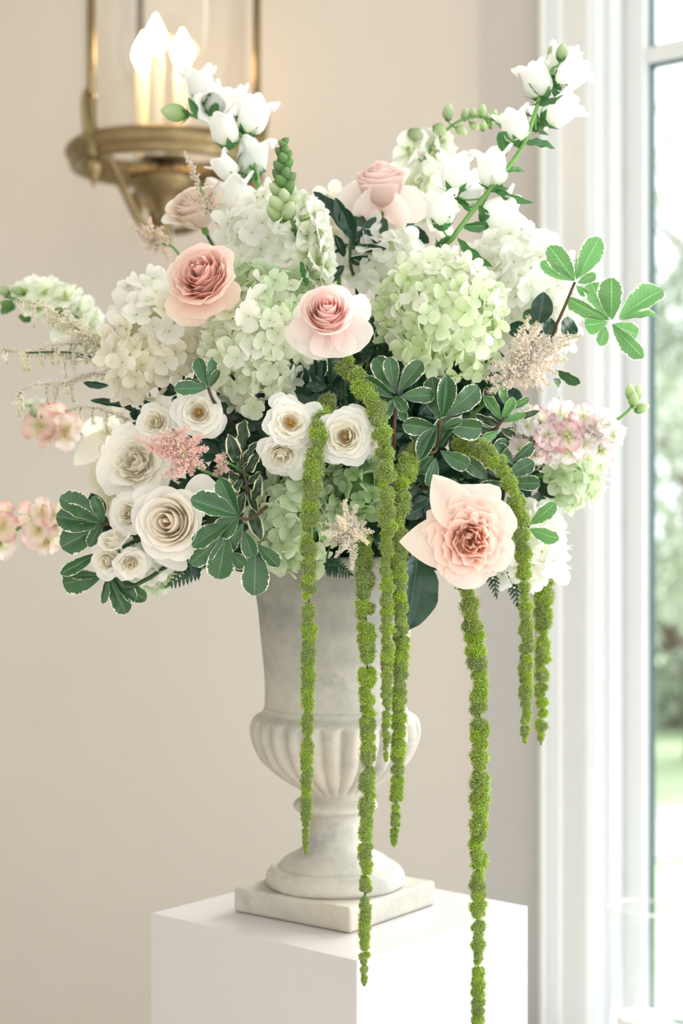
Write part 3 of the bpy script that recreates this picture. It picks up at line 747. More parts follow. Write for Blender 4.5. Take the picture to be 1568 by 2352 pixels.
# ---- bellflower
def bell_mesh(sd):
    rs = random.Random(sd); n, m = 40, 14; v, cols = [], []
    prof = [(.10, 0), (.30, .02), (.48, .10), (.57, .22), (.60, .36), (.60, .5), (.58, .64), (.575, .76), (.60, .86), (.66, .94), (.74, 1.0), (.84, 1.04), (.92, 1.03), (.97, .98)]
    ph = rs.uniform(0, 6); fl = rs.uniform(.4, .95)
    for j, (r, z) in enumerate(prof):
        for i in range(n):
            a = 2 * PI * i / n; lob = .5 + .5 * math.cos(5 * a + ph); s = max(0, (j - 7) / 6)
            rr = r if j < 8 else .575 + (r - .575) * fl * (.35 + .65 * lob)
            zz = z if j < 8 else z + (lob - .7) * .28 * s
            rr *= 1 + .02 * math.cos(5 * a + ph) + .03 * math.sin(2 * a + ph)
            v.append(Vector((rr * math.cos(a), rr * math.sin(a), zz)))
            cols.append(lerp3(S(226, 234, 208), S(250, 249, 247), min(1, z * 3)))
    return mk('bell', v, grid_faces(n, m, True), M_PETAL, True, None, cols)
BELLS = [bell_mesh(k) for k in range(4)]
def calyx_mesh(sd, long_=1.0):
    rs = random.Random(sd); mb = MB()
    mb.add(*lathe_geo([(.03, -.16), (.16, -.12), (.22, -.04), (.24, .03), (.12, .06)], 12), uvs=[(.3, .3)] * 60)
    for k in range(5):
        a = k * 2 * PI / 5 + rs.uniform(-.2, .2); o = rs.uniform(.1, .5) * long_; v = []; uv = []
        for j in range(5):
            t = j / 4; r = .22 + .32 * t * (.7 + o); z = -.04 + .42 * t * (1 - o * .8) ; w = .17 * (1 - t) ** .8 * (1 - .2 * t)
            for u in (-1, 0, 1):
                v.append(Vector((r * math.cos(a) - u * w * math.sin(a), r * math.sin(a) + u * w * math.cos(a), z))); uv.append((.5 + u * .4, t))
        mb.add(v, grid_faces(3, 5), uvs=uv)
    return mb.mesh('calyx', M_GREEN)
CALYX = [calyx_mesh(k, 1 + .6 * (k % 2)) for k in range(4)]
def bud_mesh(c0, c1, name='bud'):
    pr = fine([(.02, 0), (.20, .05), (.32, .25), (.34, .45), (.28, .68), (.16, .88), (.02, 1.0)], 2); g = lathe_geo(pr, 10, lambda r, z, a: r * (1 + .08 * math.cos(5 * a)))
    return mk(name, g[0], g[1], M_PETAL, True, None, [lerp3(c0, c1, min(1, max(0, p.z))) for p in g[0]])
BUD_PALE = bud_mesh(S(150, 186, 110), S(228, 236, 204)); BUD_GREEN = bud_mesh(S(78, 124, 70), S(150, 184, 120)); BUD_WHITE = bud_mesh(S(196, 214, 164), S(248, 247, 240))
def bellflower(label, stempx, Y, bells, leaves, group):
    """bells: (px,py,size px,direction,stem fraction[,kind])"""
    pts = [P(x, y, Y + (q[0] if q else 0)) for x, y, *q in stempx]; base = stem_base(pts[0])
    root = thing('bellflower_stem', label, 'bellflower', base, group)
    vis = smooth_path(pts, 6)
    stem_part(root, smooth_path([base, base.lerp(pts[0], .55)] + pts, 6), .0034, .0022)
    for k, bl in enumerate(bells):
        px, py, sz, d, fr = bl[:5]; kind = bl[5] if len(bl) > 5 else 'bell'; dY = bl[6] if len(bl) > 6 else U(-.015, .015)
        d = Vector(d).normalized(); s = sz * Y / FPX; c = P(px, py, Y + dY)
        b = c - d * s * .5
        if kind == 'bell':
            o = part(root, 'bell', BELLS[k % 4], TRS(b, d, U(0, 6), (s * .70, s * .70, s)))
            subpart(o, 'calyx', CALYX[k % 4], Matrix.Diagonal((1.3, 1.3, 1, 1)))
        else:
            o = part(root, 'bud', BUD_PALE, TRS(b, d, U(0, 6), s)); subpart(o, 'calyx', CALYX[k % 4], Matrix.Scale(.8, 4))
        q, tg = path_at(vis, fr)
        mb = MB(); mb.add(*tube_geo(smooth_path([q, q.lerp(b - d * s * .12, .6) - d * s * .1, b - d * s * .12]), .0011, 6)); part(root, 'pedicel', mb.mesh('pedicel', M_STEM))
    for L in leaves:
        bx, by, tx, ty = L[:4]; ww = L[4] if len(L) > 4 else .26; roll = L[5] if len(L) > 5 else U(-.8, .8)
        part(root, 'leaf', random.choice(LV_GREEN), span(P(bx, by, Y), P(tx, ty, Y + U(-.015, .015)), ww, roll))
    return root

# ---- ruffled blossoms of snapdragon and stock
def ruffle_mesh(name, c0, c1, c2, sd, npet=5, tube=.5, ruff=.14, wid=.52):
    rs = random.Random(sd); mb = MB(); n, m = 7, 6
    for q in range(npet):
        a0 = 2 * PI * q / npet + rs.uniform(-.2, .2); up = rs.uniform(.0, .55); sz = rs.uniform(.85, 1.15); v, cols = [], []
        for j in range(m):
            t = j / (m - 1); w = wid * [.22, .45, .8, 1.0, .98, .6][j]
            for i in range(n):
                u = -1 + 2 * i / (n - 1); y = (.06 + .94 * t - .10 * u * u * t) * sz; x = u * w * sz
                z = tube * (1 - (1 - t) ** 2) * .7 + up * t * t * .6 - .28 * max(0, t - .6) + ruff * noise.noise(Vector((u * 2.0, t * 2.2, sd * 3.1 + q * 1.7))) * (t + .2) * 2
                v.append(Vector((x * math.cos(a0) - y * math.sin(a0), x * math.sin(a0) + y * math.cos(a0), z)))
                cols.append(lerp3(lerp3(c0, c1, min(1, t * 1.6)), c2, max(0, t - .6) * 2.2))
        mb.add(v, grid_faces(n, m), cols=cols)
    for k in range(3):
        iv, if_ = ico(1, .10); d = Vector((U(-.15, .15), U(-.15, .15), .28)); mb.add([x + d for x in iv], if_, col=lerp3(c0, S(216, 216, 150), .5))
    return mb.mesh(name, M_PETAL)
SNAP = [ruffle_mesh('blossom', S(206, 222, 172), S(240, 242, 228), S(250, 249, 245), 10 + k) for k in range(4)]
STOCKR = [ruffle_mesh('blossom', S(226, 232, 196), S(253, 249, 248), S(252, 236, 238), 40 + k, 6, .35, .24, .46) for k in range(4)] + [ruffle_mesh('blossom', S(228, 230, 194), S(251, 234, 234), S(244, 196, 208), 60 + k, 6, .35, .26, .44) for k in range(2)]
STOCKL = [ruffle_mesh('blossom', S(226, 222, 178), S(249, 224, 216), S(240, 188, 180), 80 + k, 4, .35, .16, .55) for k in range(3)] + [ruffle_mesh('blossom', S(222, 218, 170), S(250, 238, 232), S(246, 222, 218), 90, 4, .35, .16, .55)]
def spike(name, label, group, cat, stempx, Y, items, leaves=(), r=.0022, ms=None):
    """items: (px,py,size px,direction,mesh,part name[,dY])"""
    pts = [P(x, y, Y + (q[0] if q else 0)) for x, y, *q in stempx]; base = stem_base(pts[0])
    root = thing(name, label, cat, base, group); vis = smooth_path(pts, 6)
    stem_part(root, smooth_path([base, base.lerp(pts[0], .55)] + pts, 6), r * 1.3, r * .7, ms)
    for it in items:
        px, py, sz, d, me, nm = it[:6]; dY = it[6] if len(it) > 6 else U(-.02, .01)
        s = sz * Y / FPX; c = P(px, py, Y + dY); d = Vector(d).normalized()
        b = c - d * s * (.5 if nm == 'bud' else .25)
        o = part(root, nm, me, TRS(b, d, U(0, 6), s * U(.93, 1.07)))
        if nm == 'bud': subpart(o, 'calyx', CALYX[0], Matrix.Scale(.62, 4))
        best = min(vis, key=lambda q: (q - b).length)
        if (best - b).length > .003:
            mb = MB(); mb.add(*tube_geo([best, best.lerp(b, .5) + Vector((0, 0, -.001)), b], .0009, 5)); part(root, 'pedicel', mb.mesh('pedicel', M_STEM))
    for L in leaves:
        bx, by, tx, ty = L[:4]; ww = L[4] if len(L) > 4 else .3
        part(root, 'leaf', random.choice(LV_GREEN), span(P(bx, by, Y), P(tx, ty, Y + U(-.015, .015)), ww, U(-.8, .8)))
    return root

# ---- astilbe: feathery plumes made of side branches covered with tiny florets
def grain(mb, p, s, col):
    d = Vector((random.gauss(0, 1), random.gauss(0, 1), random.gauss(0, 1))).normalized(); x = d.orthogonal().normalized(); y = d.cross(x); w = s * .5
    mb.add([p + d * s, p + x * w, p + y * w, p - x * w, p - y * w, p - d * s * .6], [(0, 1, 2), (0, 2, 3), (0, 3, 4), (0, 4, 1), (5, 2, 1), (5, 3, 2), (5, 4, 3), (5, 1, 4)], col=col)
def astilbe(label, stempx, Y, branches, cols, group, gs=3.0, ms=None, leaves=()):
    """branches: (list of px points base->tip, half width px, density)"""
    pts = [P(x, y, Y + (q[0] if q else 0)) for x, y, *q in stempx]; base = stem_base(pts[0])
    root = thing('astilbe_plume', label, 'astilbe', base, group)
    stem_part(root, smooth_path([base, base.lerp(pts[0], .55)] + pts, 6), .0022, .0010, ms)
    for (bp, hw, den) in branches:
        dY = U(-.025, .02)
        q = [P(x, y, Y + dY * k / max(1, len(bp) - 1)) for k, (x, y) in enumerate(bp)]
        path = smooth_path(q, 6); L = path_len(path); w = hw * 1.55 * Y / FPX; g = gs * 1.1 * Y / FPX
        mb = MB(); mb.add(*tube_geo(path, lambda s: .0007 * (1.1 - s), 5), col=S(150, 160, 110))
        nb = int(L / g * den * 2.7)
        for k in range(nb):
            s = (k + R()) / nb; p, tg = path_at(path, s); lw = w * min(1, .45 + s * 3) * (1 - s * .80) * U(.35, 1.15)
            o = Vector((random.gauss(0, 1), random.gauss(0, 1), random.gauss(0, 1))); o = (o - tg * o.dot(tg)).normalized(); o = (o + tg * .45).normalized()
            for m in range(max(3, int(lw / g * 3.2))):
                f = R() ** .7; j = Vector((random.gauss(0, 1), random.gauss(0, 1), random.gauss(0, 1))) * g * .45
                c = lerp3(cols[0], cols[1], R()); c = lerp3(c, cols[2], max(0, s - .75) * 2.5 if R() < .8 else 0)
                grain(mb, p + o * (lw * f) + j, g * U(.45, .95), c)
        part(root, 'branch', mb.mesh('branch', M_TINY, False), kind='stuff')
    for Lf in leaves: part(root, 'leaf', random.choice(LV_DARK), span(P(*Lf[:2], Y), P(*Lf[2:4], Y), Lf[4] if len(Lf) > 4 else .3, U(-.5, .5)))
    return root

# ---- hanging amaranth
def fuzz_mesh(sd):
    rs = random.Random(sd); mb = MB(); iv, if_ = ico(3, 1); off = Vector((sd * 3.3, 1, 2))
    f = lambda d: 1 + .36 * noise.noise(d * 1.7 + off) + .22 * noise.noise(d * 4 + off)
    mb.add([x * f(x) * .88 for x in iv], if_, col=S(122, 150, 66))
    n = 560
    for i in range(n):
        z = 1 - 2 * (i + .5) / n; a = i * 2.39996; q = math.sqrt(1 - z * z); d = Vector((q * math.cos(a), q * math.sin(a), z))
        d = (d + Vector((rs.uniform(-.12, .12), rs.uniform(-.12, .12), rs.uniform(-.12, .12)))).normalized()
        r = f(d) * rs.uniform(.80, 1.14); p = d * r; s = rs.uniform(.09, .17)
        dd = (d + Vector((rs.uniform(-.7, .7), rs.uniform(-.7, .7), rs.uniform(-.7, .7)))).normalized(); x = dd.orthogonal().normalized(); y = dd.cross(x); w = s * .5
        t = rs.random(); c = lerp3(S(162, 190, 88), S(220, 226, 148), t)
        mb.add([p + dd * s, p + x * w, p + y * w, p - (x + y) * w * .7, p - dd * s * .4], [(0, 1, 2), (0, 2, 3), (0, 3, 1), (4, 2, 1), (4, 3, 2), (4, 1, 3)], col=c)
    return mb.mesh('flower_cluster', M_FUZZ, False)
FUZZ = [fuzz_mesh(k + 1) for k in range(7)]
def amaranth(label, pts, w0, w1, gaps=()):
    """pts: (px,py,Y) from the top down"""
    q = [P(*p) for p in pts]; base = stem_base(q[0]); root = thing('amaranth_strand', label, 'amaranth', base, 'green hanging amaranth strands')
    vis = smooth_path(q, 10); L = path_len(vis); Ym = pts[-1][2]
    stem_part(root, smooth_path([base, base.lerp(q[0], .6) + Vector((0, 0, .01))] + q, 8), .0016, .0008, M_STEMD, sides=6)
    s = 0.0; side = 0
    while s < 1:
        w = (w0 + (w1 - w0) * s ** 1.1) * (1 - .55 * max(0, (s - .93) / .07)) * 1.42 * Ym / FPX
        p, tg = path_at(vis, s)
        sx = tg.orthogonal().normalized()
        ph = U(0, 6.28); big = U(.82, 1.2); k = 1 + (R() < .75) + (R() < .3)
        for m in range(k):
            a = ph + m * 2 * PI / k; o = sx * math.cos(a) + tg.cross(sx) * math.sin(a)
            r = w * U(.56, .80) * big; pos = p + o * max(0, w * 1.02 - r) * U(.7, 1.1) + tg * r * U(-.35, .35)
            part(root, 'flower_cluster', random.choice(FUZZ), TRS(pos, Vector((U(-1, 1), U(-1, 1), U(-1, 1))), U(0, 6), (r, r, r * U(.75, 1))))
        s += w * U(.85, 1.15) / L * (1.0 if R() > .12 else 1.35)
    return root

# ---- fern
def leaflet_mesh():
    mb = MB(); v = [Vector((0, 0, 0))]; n = 7; uv = [(.5, 0)]
    left, right = [], []
    for j in range(1, n + 1):
        t = j / n; w = .22 * (1 - t) ** .7 * (1.15 if j % 2 else .62) + .01
        left.append(Vector((-w, t - (.05 if j % 2 else 0), -.12 * t * t))); right.append(Vector((w, t - (.05 if j % 2 else 0), -.12 * t * t)))
    for a, b in zip(left, right): v += [a, Vector((0, a.y, a.z - .03)), b]; uv += [(.1, a.y), (.5, a.y), (.9, a.y)]
    f = [(0, 2, 1), (0, 3, 2)]
    for j in range(n - 1):
        o = 1 + j * 3; f += [(o, o + 1, o + 4, o + 3), (o + 1, o + 2, o + 5, o + 4)]
    return mk('leaflet', v, f, M_DARK, True, uv)
LEAFLET = leaflet_mesh()
def fern(label, p0, p1, Y, Y1, n=9, w=.34):
    a, b = P(*p0, Y), P(*p1, Y1); base = stem_base(a); root = thing('fern_frond', label, 'fern', base, 'leather fern fronds at the urn rim')
    stem_part(root, smooth_path([base, base.lerp(a, .5) + Vector((0, 0, .01)), a, a.lerp(b, .55) + Vector((0, 0, .003)), b]), .0014, .0005, M_STEMD)
    ax = b - a; L = ax.length; ax.normalize(); nrm = (Vector((0, 0, CAMZ)) - a).normalized(); side = ax.cross(nrm).normalized()
    for k in range(n):
        t = k / n
        for sgn in (-1, 1):
            p = a + ax * (L * t); d = (ax * .75 + side * sgn).normalized(); l = L * w * (1 - t) ** .6
            part(root, 'leaflet', LEAFLET, span(p, p + d * l + Vector((0, U(-.003, .003), -.002)), 1.0, U(-.5, .5)))
    part(root, 'leaflet', LEAFLET, span(a.lerp(b, .85), b + ax * L * .12, 1.0, 0))
    return root

# ------------------------------------------------------------------ the arrangement
# hydrangeas
hydrangea('white hydrangea head at the top, behind the green-tipped snapdragon', 630, 545, 1.87, 112, 108, 'white', 30)
hydrangea('tall creamy white hydrangea at the left, below the upper pink rose', 352, 790, 1.82, 112, 158, 'cream', 33, 'white', .2)
hydrangea('large pale green hydrangea left of the central pink rose', 600, 790, 1.78, 138, 188, 'palegreen', 29, 'mint', .5)
hydrangea('large lime hydrangea right of the central pink rose', 1010, 735, 1.77, 150, 158, 'lime', 28, 'palegreen', .6)
hydrangea('big bright white hydrangea at the right edge behind the lime one', 1190, 690, 1.88, 140, 162, 'white', 32)
hydrangea('white hydrangea head behind and left of the lime hydrangea', 875, 605, 1.86, 92, 95, 'white', 31)
hydrangea('green hydrangea low over the urn rim behind the left amaranth strand', 675, 1195, 1.74, 100, 122, 'green', 31, 'mint', -2.0)
hydrangea('small green hydrangea under the white open roses at the centre', 820, 1115, 1.74, 68, 76, 'green', 30)
hydrangea('soft mint hydrangea at the lower right under the pink stock', 1302, 1075, 1.84, 82, 88, 'mint', 28, 'palegreen', .2)
hydrangea('white hydrangea low at the right behind the blush garden rose', 1205, 1255, 1.80, 92, 95, 'white', 31)
hydrangea('cream hydrangea tucked behind the dark leaves at the top', 775, 520, 1.93, 62, 75, 'cream', 29)
hydrangea('white hydrangea peeping out below the cream spray roses at lower left', 318, 1288, 1.80, 82, 48, 'white', 26, 'white')
hydrangea('mint hydrangea sliver behind the lower left spray roses', 352, 1318, 1.86, 58, 32, 'mint', 24)
hydrangea('white hydrangea behind the ruffled white rose at the left', 300, 1115, 1.87, 85, 92, 'cream', 32)
hydrangea('pale hydrangea deep behind the variegated leaves right of centre', 900, 850, 1.86, 78, 85, 'mint', 28)

# roses
PINK = dict(cin=S(244, 178, 172), cout=S(246, 212, 198), ctip=S(250, 232, 220))
rose('garden_rose', 'peach pink garden rose at the upper left above the white hydrangea', 'pink roses', 470, 640, 1.70, 92, D(-.35, .40, .85), 32, .45, .11, .36, 1.2,
     S(246, 190, 184), S(251, 218, 204), S(252, 234, 224), .05, extra=[(450, 660, 415, 745, 1.1, .1, -.005, {}), (490, 660, 548, 690, 1.1, .2, .0, {}), (460, 680, 470, 728, 1.5, 0, -.02, {})])
rose('rose', 'classic pale pink rose with a spiral centre in the middle of the bouquet', 'pink roses', 752, 722, 1.64, 80, D(-.02, .42, .9), 25, .40, .02, .26, 1.25,
     S(249, 200, 194), S(252, 228, 222), S(253, 244, 238), .06, extra=[(752, 722, 668, 745, 1.1, .5, .014, {'a': .45, 'b': .35, 'curl': .12, 'ruff': .12}), (745, 735, 690, 812, 1.25, .3, .002, {'a': .45, 'b': .30, 'curl': -.14, 'ruff': .1}), (765, 745, 765, 826, 1.3, .0, -.004, {'a': .45, 'b': .25, 'curl': -.22, 'ruff': .08}), (770, 735, 834, 800, 1.1, -.35, .002, {'a': .45, 'b': .30, 'curl': -.18, 'ruff': .1}), (775, 735, 854, 698, .8, .3, .014, {'a': .5, 'b': .4})])
rose('rose', 'pale pink rose seen from the side near the top right bellflowers', 'pink roses', 876, 435, 1.84, 78, D(-.1, .9, .42), 30, .35, .03, .30, 1.35,
     S(250, 208, 202), S(252, 230, 224), S(253, 243, 238), .1, extra=[(868, 480, 786, 425, 1.0, .5, .012, {'a': .5, 'curl': .14}), (885, 480, 985, 460, .85, -.3, .012, {'a': .5, 'curl': .12}), (872, 500, 835, 428, 1.1, .2, -.034, {'a': .5, 'curl': -.16}), (885, 505, 925, 445, 1.1, -.2, -.03, {'a': .5, 'curl': -.14})])
rose('garden_rose', 'large ruffled blush garden rose at the lower right in front of the urn', 'pink roses', 1084, 1240, 1.61, 104, D(.05, -.05, 1), 46, .85, .15, .42, .72,
     S(249, 198, 174), S(251, 221, 206), S(253, 240, 232), .05, inner=.08, wide=.68, tpow=.7,
     extra=[(1075, 1245, 916, 1244, .80, .0, .004, {'a': .55, 'b': 1.0, 'curl': -.02, 'fold': -.10}), (1065, 1215, 994, 1090, .72, .25, .006, {'a': .6, 'b': 1.0, 'fold': .16, 'curl': .0}), (1088, 1205, 1086, 1110, 1.35, 0, .006, {'a': .45, 'b': .16, 'curl': .12}),
            (1105, 1220, 1168, 1160, 1.2, 0, .005, {}), (1110, 1255, 1178, 1285, 1.1, 0, .005, {}), (1075, 1280, 1058, 1352, 1.2, 0, .0, {}), (1060, 1265, 1000, 1305, 1.1, 0, .004, {})])
rose('rose', 'big ivory white rose with a cream swirl at the lower left', 'white roses', 390, 1200, 1.67, 98, D(-.25, .05, .95), 24, .42, .03, .34, 1.05,
     S(252, 239, 219), S(252, 248, 240), S(252, 250, 246), .1, extra=[(420, 1160, 500, 1115, 1.0, .2, .008, {}), (400, 1250, 372, 1298, 1.9, 0, .0, {}), (440, 1230, 470, 1275, 1.4, 0, .006, {}), (350, 1170, 335, 1112, 1.2, 0, .006, {})])
rose('rose', 'soft peach rose half hidden at the top left before the lantern', 'pink roses', 452, 485, 1.93, 78, D(-.3, .7, .5), 26, .5, .04, .4, 1.25,
     S(248, 222, 200), S(251, 238, 226), S(252, 244, 236), .1)
rose('garden_rose', 'full ruffled ivory white rose at the left below the astilbe', 'white roses', 300, 1058, 1.76, 98, D(-.2, .15, .95), 28, .8, .15, .44, .62,
     S(248, 241, 222), S(250, 247, 239), S(252, 250, 246), .02, inner=.10, wide=.8)
WH = dict(cin=S(250, 243, 220), cout=S(251, 248, 241), ctip=S(252, 251, 248))
def orose(label, px, py, Y, r, ax, n=20, st=46, inner=.36, op=.85, extra=(), ruf=.09, tall=.75):
    return rose('open_rose', label, 'white open spray roses', px, py, Y, r, ax, n, op, ruf, .46, tall, **WH, point=.04, stamens=st, inner=inner, wide=.95, cat='rose', extra=extra)
orose('open white spray rose with golden stamens above the pink astilbe', 455, 945, 1.70, 62, D(.05, .1, .95), extra=[(450, 920, 418, 888, 1.3, 0, .0, {}), (470, 960, 512, 990, 1.3, 0, .0, {}), (440, 960, 400, 985, 1.3, 0, 0, {})])
orose('open white spray rose with golden stamens beside the left amaranth strand', 668, 968, 1.66, 60, D(.15, .12, .95), extra=[(680, 950, 742, 940, .7, .2, .0, {}), (650, 940, 628, 905, 1.1, 0, 0, {}), (690, 990, 728, 1018, 1.0, 0, 0, {})])
orose('open white spray rose with a folded centre between two amaranth strands', 790, 1000, 1.65, 70, D(-.15, .1, .95), 26, 24, .24, .7, extra=[(810, 970, 830, 932, 1.3, 0, 0, {}), (760, 1020, 728, 1040, 1.3, 0, 0, {})])
orose('white spray rose turned downwards under the stamened one at centre left', 645, 1052, 1.67, 58, D(-.1, -.55, .75), 24, 0, .12, .7, extra=[(660, 1060, 705, 1085, 1.2, 0, 0, {})])
orose('ivory spray rose left of the open rose above the pink astilbe', 352, 968, 1.74, 48, D(-.2, .1, .9), 22, 0, .15, .6)
orose('small ivory spray rose beside the big ivory rose at lower left', 292, 1180, 1.73, 50, D(-.25, .05, .95), 28, 0, .08, .55, ruf=.12)
orose('cream spray rose with upright yellow-tinged petals at lower left', 262, 1240, 1.72, 42, D(-.2, .7, .5), 16, 0, .2, .5, tall=1.1)
orose('lowest cream spray rose at the lower left edge', 240, 1290, 1.73, 46, D(-.35, -.1, .85), 22, 0, .12, .7, ruf=.13)
orose('white spray rose lowest left above the mint hydrangea sliver', 300, 1300, 1.72, 44, D(.1, -.35, .9), 22, 0, .12, .75, ruf=.13)
orose('white spray rose partly behind the right amaranth strand at centre', 852, 1012, 1.70, 44, D(.4, .0, .85), 18, 0, .2, .7)
# lily petals blurred at the left
r_ = rose('lily', 'blurred white lily opening at the left behind the astilbe', None, 262, 1000, 2.0, 44, D(-.6, .1, .6), 4, .6, .03, .5, 1.3, S(226, 222, 190), S(243, 238, 226), S(246, 242, 232), .3, cat='lily',
          extra=[(270, 990, 168, 1062, .5, .4, -.02, {'a': .8, 'b': .8}), (265, 990, 182, 990, .7, 0, .02, {'a': .8, 'b': .8}), (270, 980, 262, 905, .4, .5, 0, {'a': .8, 'b': .8}), (280, 1010, 210, 1085, .5, 0, 0, {'a': .8, 'b': .8})])

# bellflowers
BG = 'white bellflower stems'
bellflower('tall white bellflower stem leaning to the window at the upper right', [(1000, 605, .02), (1040, 545), (1090, 478), (1150, 405), (1200, 335), (1228, 260), (1245, 200), (1275, 150)], 1.80,
    [(1312, 170, 78, D(.75, .45, .3), .93), (1284, 145, 70, D(.35, .9, .2), .97), (1233, 185, 78, D(-.35, .9, .2), .86), (1287, 252, 82, D(.8, .5, .25), .80), (1184, 292, 74, D(-.3, .95, .1), .72), (1240, 275, 60, D(.3, .7, -.5), .8, 'bell', .03),
     (1130, 387, 84, D(-.15, .95, .2), .55), (1045, 397, 80, D(0, 1, .15), .35), (1012, 480, 76, D(-.1, .95, .2), .15), (1150, 487, 82, D(.9, .25, .3), .42), (1082, 440, 66, D(.1, .6, .6), .42, 'bell', .025), (1270, 120, 44, D(-.1, 1, .1), .99, 'bud'), (1290, 118, 40, D(.15, 1, .1), .99, 'bud'), (1078, 325, 1, D(0, 1, 0), .5, 'bud')][:-1],
    [(1222, 268, 1162, 250, .22), (1185, 330, 1155, 300, .4), (1160, 360, 1152, 292, .42, .2), (1200, 330, 1278, 330, .3), (1160, 395, 1208, 385, .3), (1130, 430, 1205, 478, .22), (1080, 490, 1045, 445, .3), (1060, 520, 1130, 520, .35), (1040, 545, 1000, 560, .35), (1050, 545, 1120, 618, .26), (1000, 600, 1015, 545, .3), (1100, 470, 1125, 505, .5), (1222, 240, 1300, 225, .2), (1245, 225, 1220, 190, .4), (1260, 200, 1310, 245, .3), (1120, 440, 1165, 430, .3)], BG)
bellflower('white bellflower stem arching left before the lantern', [(600, 470, .0), (592, 420), (582, 370), (560, 320), (520, 285), (470, 275), (432, 262)], 1.93,
    [(462, 200, 76, D(-.2, .95, .1), .80), (490, 240, 70, D(.0, -.3, .9), .78), (500, 235, 62, D(.6, .5, .3), .75), (545, 240, 66, D(-.3, .9, .2), .6), (583, 266, 82, D(.35, .85, .3), .5), (514, 298, 72, D(-.3, .9, .2), .55), (580, 362, 84, D(.15, .95, .2), .25), (518, 385, 60, D(-.6, .6, .2), .35), (533, 455, 92, D(-.15, .95, .2), .08), (398, 258, 60, D(-.95, .15, .2), 1.0, 'bud')],
    [(470, 275, 430, 228, .35), (480, 275, 500, 235, .5), (540, 300, 590, 315, .3), (570, 340, 545, 385, .4), (585, 370, 610, 400, .3), (590, 420, 575, 380, .3), (520, 330, 518, 372, .5), (592, 430, 600, 470, .4), (600, 460, 640, 410, .25), (560, 480, 590, 450, .4)], BG)

# snapdragons
SN = 'white snapdragon spikes'
it = []
for k in range(26):
    s = k / 25; y = 318 + s * 165; a = k * 2.4
    sz = 26 + 26 * s
    it.append((651 + 2 * s + math.cos(a) * (4 + 17 * s), y + 6, sz, D(math.cos(a), .75, .35 + .5 * math.sin(a)), BUD_GREEN if s < .68 else BUD_PALE, 'bud', -.006 * math.sin(a) - .002))
for (x, y, sz) in ((690, 470, 34), (700, 500, 40), (728, 492, 40), (690, 540, 40), (740, 530, 42), (715, 545, 44), (745, 570, 42), (705, 585, 42), (735, 600, 44), (752, 612, 40), (720, 630, 42), (745, 640, 36), (640, 500, 34)):
    it.append((x, y, sz, D((x - 690) / 50 + U(-.5, .5), U(-.3, .7), .6), random.choice(SNAP), 'blossom', U(-.004, .012)))
spike('snapdragon_stem', 'white snapdragon with an upright green bud tip at the top centre', SN, 'snapdragon', [(715, 640, .03), (690, 560, .02), (668, 500), (655, 420), (650, 318)], 1.75, it, [(690, 600, 708, 655, .4), (690, 560, 670, 520, .3)])
it = []
for k, (x, y, sz) in enumerate(((1030, 255, 40), (1012, 300, 42), (1068, 262, 28), (1085, 258, 26), (1108, 254, 30), (1090, 290, 28), (1060, 300, 32), (1120, 270, 24), (1135, 262, 22), (1145, 275, 20), (1150, 285, 16), (1110, 288, 24), (958, 312, 48), (1128, 285, 20))):
    it.append((x, y, sz, D(.1 if y < 290 else .35, .85 if y < 290 else -.3, .3), BUD_PALE, 'bud'))
for (x, y, sz) in ((940, 345, 50), (995, 345, 52), (1020, 330, 44), (960, 420, 56), (1000, 400, 52), (935, 440, 50), (985, 450, 56), (1015, 445, 50), (960, 490, 54), (1000, 500, 54), (930, 500, 46)):
    it.append((x, y, sz, D((x - 970) / 50, .4, .7), random.choice(SNAP), 'blossom'))
spike('snapdragon_stem', 'white snapdragon arching right behind the tall bellflower', SN, 'snapdragon', [(930, 560), (950, 430), (985, 350), (1030, 295), (1085, 268), (1150, 280)], 1.97, it)
it = []
for (x, y, sz) in ((5, 668, 34), (15, 700, 36), (55, 730, 30), (40, 668, 34)):
    it.append((x, y, sz, D(-.8, .3, .2), BUD_PALE if y < 700 else BUD_GREEN, 'bud'))
for (x, y, sz) in ((62, 672, 46), (105, 668, 48), (90, 700, 46), (150, 680, 46), (130, 715, 48), (175, 715, 48), (195, 745, 50), (160, 750, 46), (215, 775, 52), (235, 800, 46), (205, 800, 44)):
    it.append((x, y, sz, D(-.2, .5, .6), random.choice(SNAP), 'blossom'))
spike('snapdragon_stem', 'blurred white snapdragon reaching out at the far left', SN, 'snapdragon', [(280, 850), (200, 770), (110, 700), (10, 682)], 2.05, it, [(120, 720, 190, 755, .3), (40, 690, 0, 720, .5), (150, 725, 195, 742, .35)])

# stock
it = []
for (x, y, sz) in ((1205, 985, 42), (1195, 1030, 42), (1225, 1010, 44), (1245, 1035, 42), (1260, 1000, 46), (1215, 1045, 38), (1240, 965, 44), (1290, 955, 48), (1275, 980, 42), (1300, 1000, 50), (1325, 985, 42), (1310, 1030, 42), (1265, 1040, 38), (1375, 975, 46), (1360, 1000, 40), (1390, 1010, 46), (1380, 1035, 42), (1400, 985, 40), (1210, 955, 36), (1340, 955, 38)):
    it.append((x, y, sz * .86, D(U(-.4, .4), U(-.2, .5), .9), random.choice(STOCKR), 'blossom'))
    if R() < .4: it.append((x + U(-18, 18), y + U(-18, 18), sz * .7, D(U(-.6, .6), U(-.5, .6), .8), random.choice(STOCKR), 'blossom'))
for (x, y, d) in ((1446, 898, D(-.1, 1, .1)), (1462, 902, D(.3, .9, .1)), (1476, 937, D(.9, .35, .1)), (1455, 915, D(.1, 1, .3))):
    it.append((x, y, 36, d, BUD_PALE, 'bud'))
spike('stock_stem', 'pale pink stock with budded green tip at the right', 'pink stock stems', 'stock', [(1120, 1050, .02), (1200, 1010), (1300, 990), (1380, 980), (1430, 955), (1462, 920)], 1.78, it)
